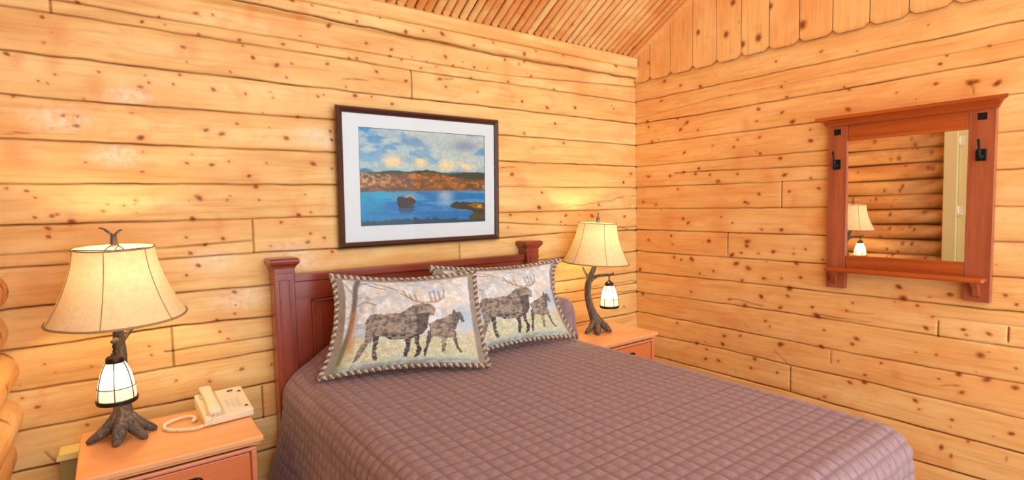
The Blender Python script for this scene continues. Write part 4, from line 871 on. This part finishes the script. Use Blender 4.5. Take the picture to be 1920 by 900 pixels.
# ------------------------------------------------------------------ framed picture
def picture():
    x0, x1, z0, z1 = -2.342, -1.331, 1.363, 2.103
    tilt = .018
    org = ((x0+x1)/2, -.012, z0)
    R = root('framed_picture', org, 'dark-framed lake landscape photograph in a white mat on the log wall', 'picture')
    yy = lambda z, o: -.016-o-tilt*(z-z0)/(z1-z0)
    def P3(x, z, o): return (x-org[0], yy(z, o)-org[1], z-org[2])
    prof = [(0, 0.0), (0, .012), (.006, .022), (.015, .026), (.024, .020), (.030, .016), (.034, .010), (.034, .0)]
    for nm, (a, bb) in (('frame_side', ((x0, z0), (x0, z1))), ('frame_side', ((x1, z1), (x1, z0))), ('frame_top', ((x0, z1), (x1, z1))), ('frame_bottom', ((x1, z0), (x0, z0)))):
        b = MB(); vs = []
        cx, cz = (x0+x1)/2, (z0+z1)/2
        for q in (a, bb):
            for w, o in prof:
                sx = 1 if q[0] < cx else -1; sz = 1 if q[1] < cz else -1
                vs.append(P3(q[0]+sx*w, q[1]+sz*w, o))
        n = len(prof)
        b.add(vs, [(i, i+1, n+i+1, n+i) for i in range(n-1)]+[tuple(range(n))[::-1], tuple(range(n, 2*n))], False)
        part(nm, b, M_FRAME, R)
    i0, i1, k0, k1 = -2.223, -1.433, 1.480, 2.000        # opening of the mat
    m0, m1, n0, n1 = x0+.028, x1-.028, z0+.028, z1-.028
    b = MB()
    o = .010
    q = [P3(m0, n0, o), P3(m1, n0, o), P3(m1, n1, o), P3(m0, n1, o), P3(i0, k0, o), P3(i1, k0, o), P3(i1, k1, o), P3(i0, k1, o), P3(i0+.004, k0+.004, o-.003), P3(i1-.004, k0+.004, o-.003), P3(i1-.004, k1-.004, o-.003), P3(i0+.004, k1-.004, o-.003)]
    b.add(q, [(0, 1, 5, 4), (1, 2, 6, 5), (2, 3, 7, 6), (3, 0, 4, 7)]); part('mat', b, M_MAT, R, label='white mat board')
    b = MB(); b.add(q, [(4, 5, 9, 8), (5, 6, 10, 9), (6, 7, 11, 10), (7, 4, 8, 11)]); part('mat_edge', b, mat('mat_bevel', lin(70, 74, 90), .7), R, label='dark bevel round the photograph')
    nx, ny = 330, 220
    u, v = np.meshgrid(np.linspace(0, 1, nx), np.linspace(0, 1, ny))
    L = lambda *c: np.array(lin(*c)[:3]); C = np.zeros((ny, nx, 3))
    def bl(m, c):
        m = np.clip(m, 0, 1)[..., None]; C[:] = C*(1-m)+np.array(c)*m
    n1_ = fbm(u*5, v*9, 2, 5); n2 = fbm(u*30, v*40, 6, 3); n3 = fbm(u*9+4, v*16, 12, 4)
    C[:] = L(84, 146, 200); bl(sm(0, .4, v), L(150, 184, 214)); bl(sm(.42, .6, n1_+.30*np.exp(-((u-.62)/.25)**2)-.08), L(196, 206, 214)); bl(sm(.5, .68, n3)*.6, L(212, 216, 218))
    bl(np.exp(-(((u-.82)/.14)**2+((v-.13)/.06)**2))*.8, L(122, 134, 172)); bl(np.exp(-(((u-.38)/.08)**2+((v-.1)/.05)**2))*.6, L(84, 126, 182)); bl(np.exp(-(((u-.5)/.35)**2+((v-.1)/.12)**2))*.3, L(206, 210, 214))
    for a, bq, s in ((.24, .33, .08), (.45, .32, .05), (.66, .36, .06), (.83, .36, .06)):
        bl(np.exp(-(((u-a)/s)**2+((v-bq)/.055)**2))*sm(.3, .5, n3)*1.2, L(240, 218, 190))
    ridge = .455-.035*sm(.55, 1, u)+.05*(fbm(u*9, u*0, 21, 4)-.5)
    mt = sm(0, .012, v-(.415+.05*np.abs(u-.78)+.05*(fbm(u*12, u*0, 41, 4)-.5)))*(u > .55); bl(mt, L(112, 138, 176)); bl(mt*sm(.5, .6, n3)*sm(.46, .42, v), L(214, 220, 230))
    mt2 = sm(0, .012, v-(.40+.06*np.abs(u-.08)+.06*(fbm(u*12+5, u*0, 43, 4)-.5)))*(u < .3); bl(mt2, L(92, 128, 158)); bl(mt2*sm(.48, .6, n3)*.7, L(206, 216, 226))
    hill = sm(0, .01, v-(ridge-.03*np.exp(-((u-.45)/.3)**2)-.005)); bl(hill, L(52, 62, 44)); 
    lowh = .445+.012*np.sin(u*9)+.05*sm(.5, 1, u)*.9; bl(sm(0, .04, v-lowh+.03*(n2-.5)), L(160, 104, 62)); land = sm(0, .03, v-lowh)
    bl(land*sm(.45, .6, n3), L(120, 78, 50)); bl(land*sm(.52, .65, n2)*.8, L(196, 140, 92)); bl(land*sm(.55, .62, fbm(u*26, v*30, 61, 3))*.7, L(84, 70, 48)); bl(sm(0, .03, v-lowh)*sm(.3, .0, u)*sm(.5, .58, n2)*.8, L(206, 178, 148))
    bl(sm(0, .02, v-(.585+.02*u))*(.6), L(92, 74, 62))
    sh = .645-.02*u+.012*(fbm(u*7, u*0, 51, 3)-.5); wat = sm(0, .012, v-sh)
    wc = fbm(u*3, v*26, 71, 4)
    bl(wat, L(48, 124, 190)); bl(wat*sm(.42, .6, wc), L(100, 160, 208)); bl(wat*sm(.0, .25, .25-u)*.7, L(40, 168, 206)); bl(wat*sm(.72, .95, v)*.6, L(64, 120, 186))
    bl(wat*np.exp(-((u-.65)/.06)**2)*sm(.9, .66, v)*.75, L(196, 208, 220)); bl(wat*sm(.68, .65, v)*.5, L(120, 134, 150))
    bl(wat*np.exp(-((u-.14)/.05)**2)*sm(.9, .66, v)*.4, L(58, 190, 220))
    jn = .02*(fbm(u*40, v*40, 81, 2)-.5)
    def poly(p, c, a=1): bl(inpoly(u+jn, v+jn, p)*a, c)
    poly([(.26, .72), (.29, .70), (.33, .715), (.355, .69), (.385, .70), (.405, .75), (.39, .785), (.37, .80), (.40, .80), (.39, .825), (.28, .825), (.275, .79), (.262, .77)], L(52, 32, 26))
    poly([(.32, .69), (.345, .675), (.375, .68), (.40, .70), (.41, .74), (.385, .72), (.36, .70), (.335, .715)], L(188, 160, 140), .8); poly([(.27, .825), (.395, .825), (.385, .87), (.29, .88)], L(40, 62, 92), .75)
    poly([(.69, .80), (.72, .765), (.80, .765), (.88, .77), (1.01, .775), (1.01, .99), (.87, .985), (.85, .93), (.90, .90), (.88, .87), (.84, .855), (.78, .855), (.70, .83)], L(58, 50, 34)); poly([(.84, .80), (.90, .775), (.98, .785), (.99, .85), (.90, .84)], L(150, 104, 46), .9); poly([(.93, .80), (.97, .80), (.965, .84), (.935, .84)], L(230, 190, 110), .8); poly([(.87, .91), (1.01, .90), (1.01, .99), (.86, .985)], L(86, 74, 40), .8)
    bl(sm(0, .02, v-(.955-.05*fbm(u*40, u*0, 91, 2)*(u < .75)))*.85, L(30, 60, 70))
    P = np.stack([i0+u*(i1-i0)-org[0], np.vectorize(lambda z: yy(z, .008))(k1-v*(k1-k0))-org[1], (k1-v*(k1-k0))-org[2]], -1)
    gridmesh('print', P, M_PRINT, R, col=np.clip(np.clip((C.mean(-1, keepdims=True)*-.3+C*1.3)*(.82+.36*fbm(u*60, v*44, 99, 3))[..., None], 0, 1)*np.array([.88, .92, .80]), 0, 1))['label'] = 'landscape photograph of a lake, wading animal and hills'
    b = MB(); b.add([P3(m0, n0, .0125), P3(m1, n0, .0125), P3(m1, n1, .0125), P3(m0, n1, .0125)], [(0, 1, 2, 3)]); part('glass_pane', b, M_GLASS, R)
    b = MB(); b.add([P3(x0+.01, z0+.01, .003), P3(x1-.01, z0+.01, .003), P3(x1-.01, z1-.01, .003), P3(x0+.01, z1-.01, .003)], [(3, 2, 1, 0)]); b.box((-.36, .004, .56), (.36, org[1]*-1-.002, .60)); part('backing', b, M_FRAME, R)
picture()

# ------------------------------------------------------------------ mirror
def mirror():
    org = (-.01, -1.769, 1.076)
    R = root('wall_mirror', org, 'reddish wooden mission-style wall mirror with crown, shelf and two coat hooks', 'mirror')
    yL0, yL1, yR0, yR1 = -1.411, -1.508, -2.027, -2.127
    for a, c in ((yL1, yL0), (yR0, yR1)):
        b = MB(); b.box((-.036, min(a, c), 1.078), (-.004, max(a, c), 1.99), .003); part('stile', b, M_MIRZ, R, org)
    b = MB(); b.box((-.032, yR0+.001, 1.888), (-.006, yL1-.001, 1.99), .003); part('top_rail', b, M_MIRY, R, org)
    b = MB(); b.box((-.032, yR0+.001, 1.176), (-.006, yL1-.001, 1.262), .003); part('bottom_rail', b, M_MIRY, R, org)
    b = MB()
    pr = [(-.040, 1.972), (-.046, 1.976), (-.052, 1.990), (-.066, 2.000), (-.080, 2.004), (-.092, 2.008), (-.092, 2.024), (-.004, 2.024), (-.004, 1.972)]
    c = [(-.036, 1.972)]
    vs = []
    for s, y in ((1, yL0), (-1, yR1)):
        for x, z in pr: vs.append((x, y+s*max(0, (-x-.036))*.85, z))
    n = len(pr); b.add(vs, [(i, (i+1) % n, n+(i+1) % n, n+i) for i in range(n)]+[tuple(range(n))[::-1], tuple(range(n, 2*n))])
    part('crown', b, M_MIRY, R, org)
    b = MB(); b.box((-.108, yR1+.012, 1.172), (-.034, yL0-.018, 1.196), .010, 3); part('shelf', b, M_MIRY, R, org)
    for y in (-1.459, -2.077):
        b = MB(); b.prism([(-.034, 1.172), (-.095, 1.172), (-.090, 1.158), (-.070, 1.150), (-.062, 1.130), (-.052, 1.108), (-.034, 1.098)], 1, y-.014, y+.014, .003); part('shelf_bracket', b, M_MIRZ, R, org)
        b = MB(); b.box((-.0385, y-.017, 1.926), (-.034, y+.017, 1.958), .001); part('square_plug', b, M_IRON, R, org)
        b = MB(); b.box((-.043, y-.0195, 1.738), (-.035, y+.0195, 1.792), .003); b.lathe([(.0, 0), (.012, 0), (.010, .008), (.0, .010)], (0, 0, 0), 12); b.v[-48:] = [(-.042-p[2], y+p[0], 1.756+p[1]) for p in b.v[-48:]]
        b.tube([(-.042, y, 1.752), (-.062, y, 1.748), (-.074, y, 1.762), (-.076, y, 1.785), (-.082, y, 1.808), (-.090, y, 1.834)], [.006, .006, .0055, .005, .005, .006], 8, sub=4)
        b.tube([(-.042, y, 1.760), (-.055, y, 1.772), (-.058, y, 1.786)], [.005, .005, .006], 8, sub=3)
        part('coat_hook', b, M_IRON, R, org)
    b = MB(); b.box((-.020, yR0-.004, 1.256), (-.012, yL1+.004, 1.894)); b.v = [(x-(z-1.25)*.010, y, z) for x, y, z in b.v]; part('mirror_glass', b, M_MIRROR, R, org, 'mirror glass')
    b = MB(); b.box((-.011, yR0-.02, 1.2), (-.004, yL1+.02, 1.95)); part('backing', b, M_FRAME, R, org)
mirror()

# ------------------------------------------------------------------ light and camera
w = bpy.data.worlds.new('daylight'); SC.world = w; w.use_nodes = True
bg = w.node_tree.nodes['Background']; WT = NT.__new__(NT); WT.t = w.node_tree; WT.b = None
tc = WT.n('ShaderNodeTexCoord'); sx = WT.n('ShaderNodeSeparateXYZ'); WT.l(tc.outputs['Generated'], sx.inputs[0])
f = WT.math('ADD', WT.math('MULTIPLY', sx.outputs['X'], -.6), .6, True)
WT.l(WT.mix(f, (.62, .70, .82, 1), (1.0, .98, .95, 1)), bg.inputs['Color']); bg.inputs['Strength'].default_value = 2.75

cam = bpy.data.cameras.new('camera'); co = bpy.data.objects.new('camera', cam); COL.objects.link(co)
(cl, cf, cm) = CAM
cam.sensor_fit = 'HORIZONTAL'; cam.sensor_width = 36; cam.lens = cf/1920*36; cam.clip_start = .02
rt, dn, fw = [Vector(r) for r in cm]
mw = Matrix.Identity(4)
for i in range(3): mw[i][0] = rt[i]; mw[i][1] = -dn[i]; mw[i][2] = -fw[i]; mw[i][3] = cl[i]
co.matrix_world = mw
SC.camera = co
SC.view_settings.view_transform = 'Standard'; SC.view_settings.look = 'None'; SC.view_settings.exposure = 0.22; SC.view_settings.gamma = 1.0
SC.view_settings.use_curve_mapping = False
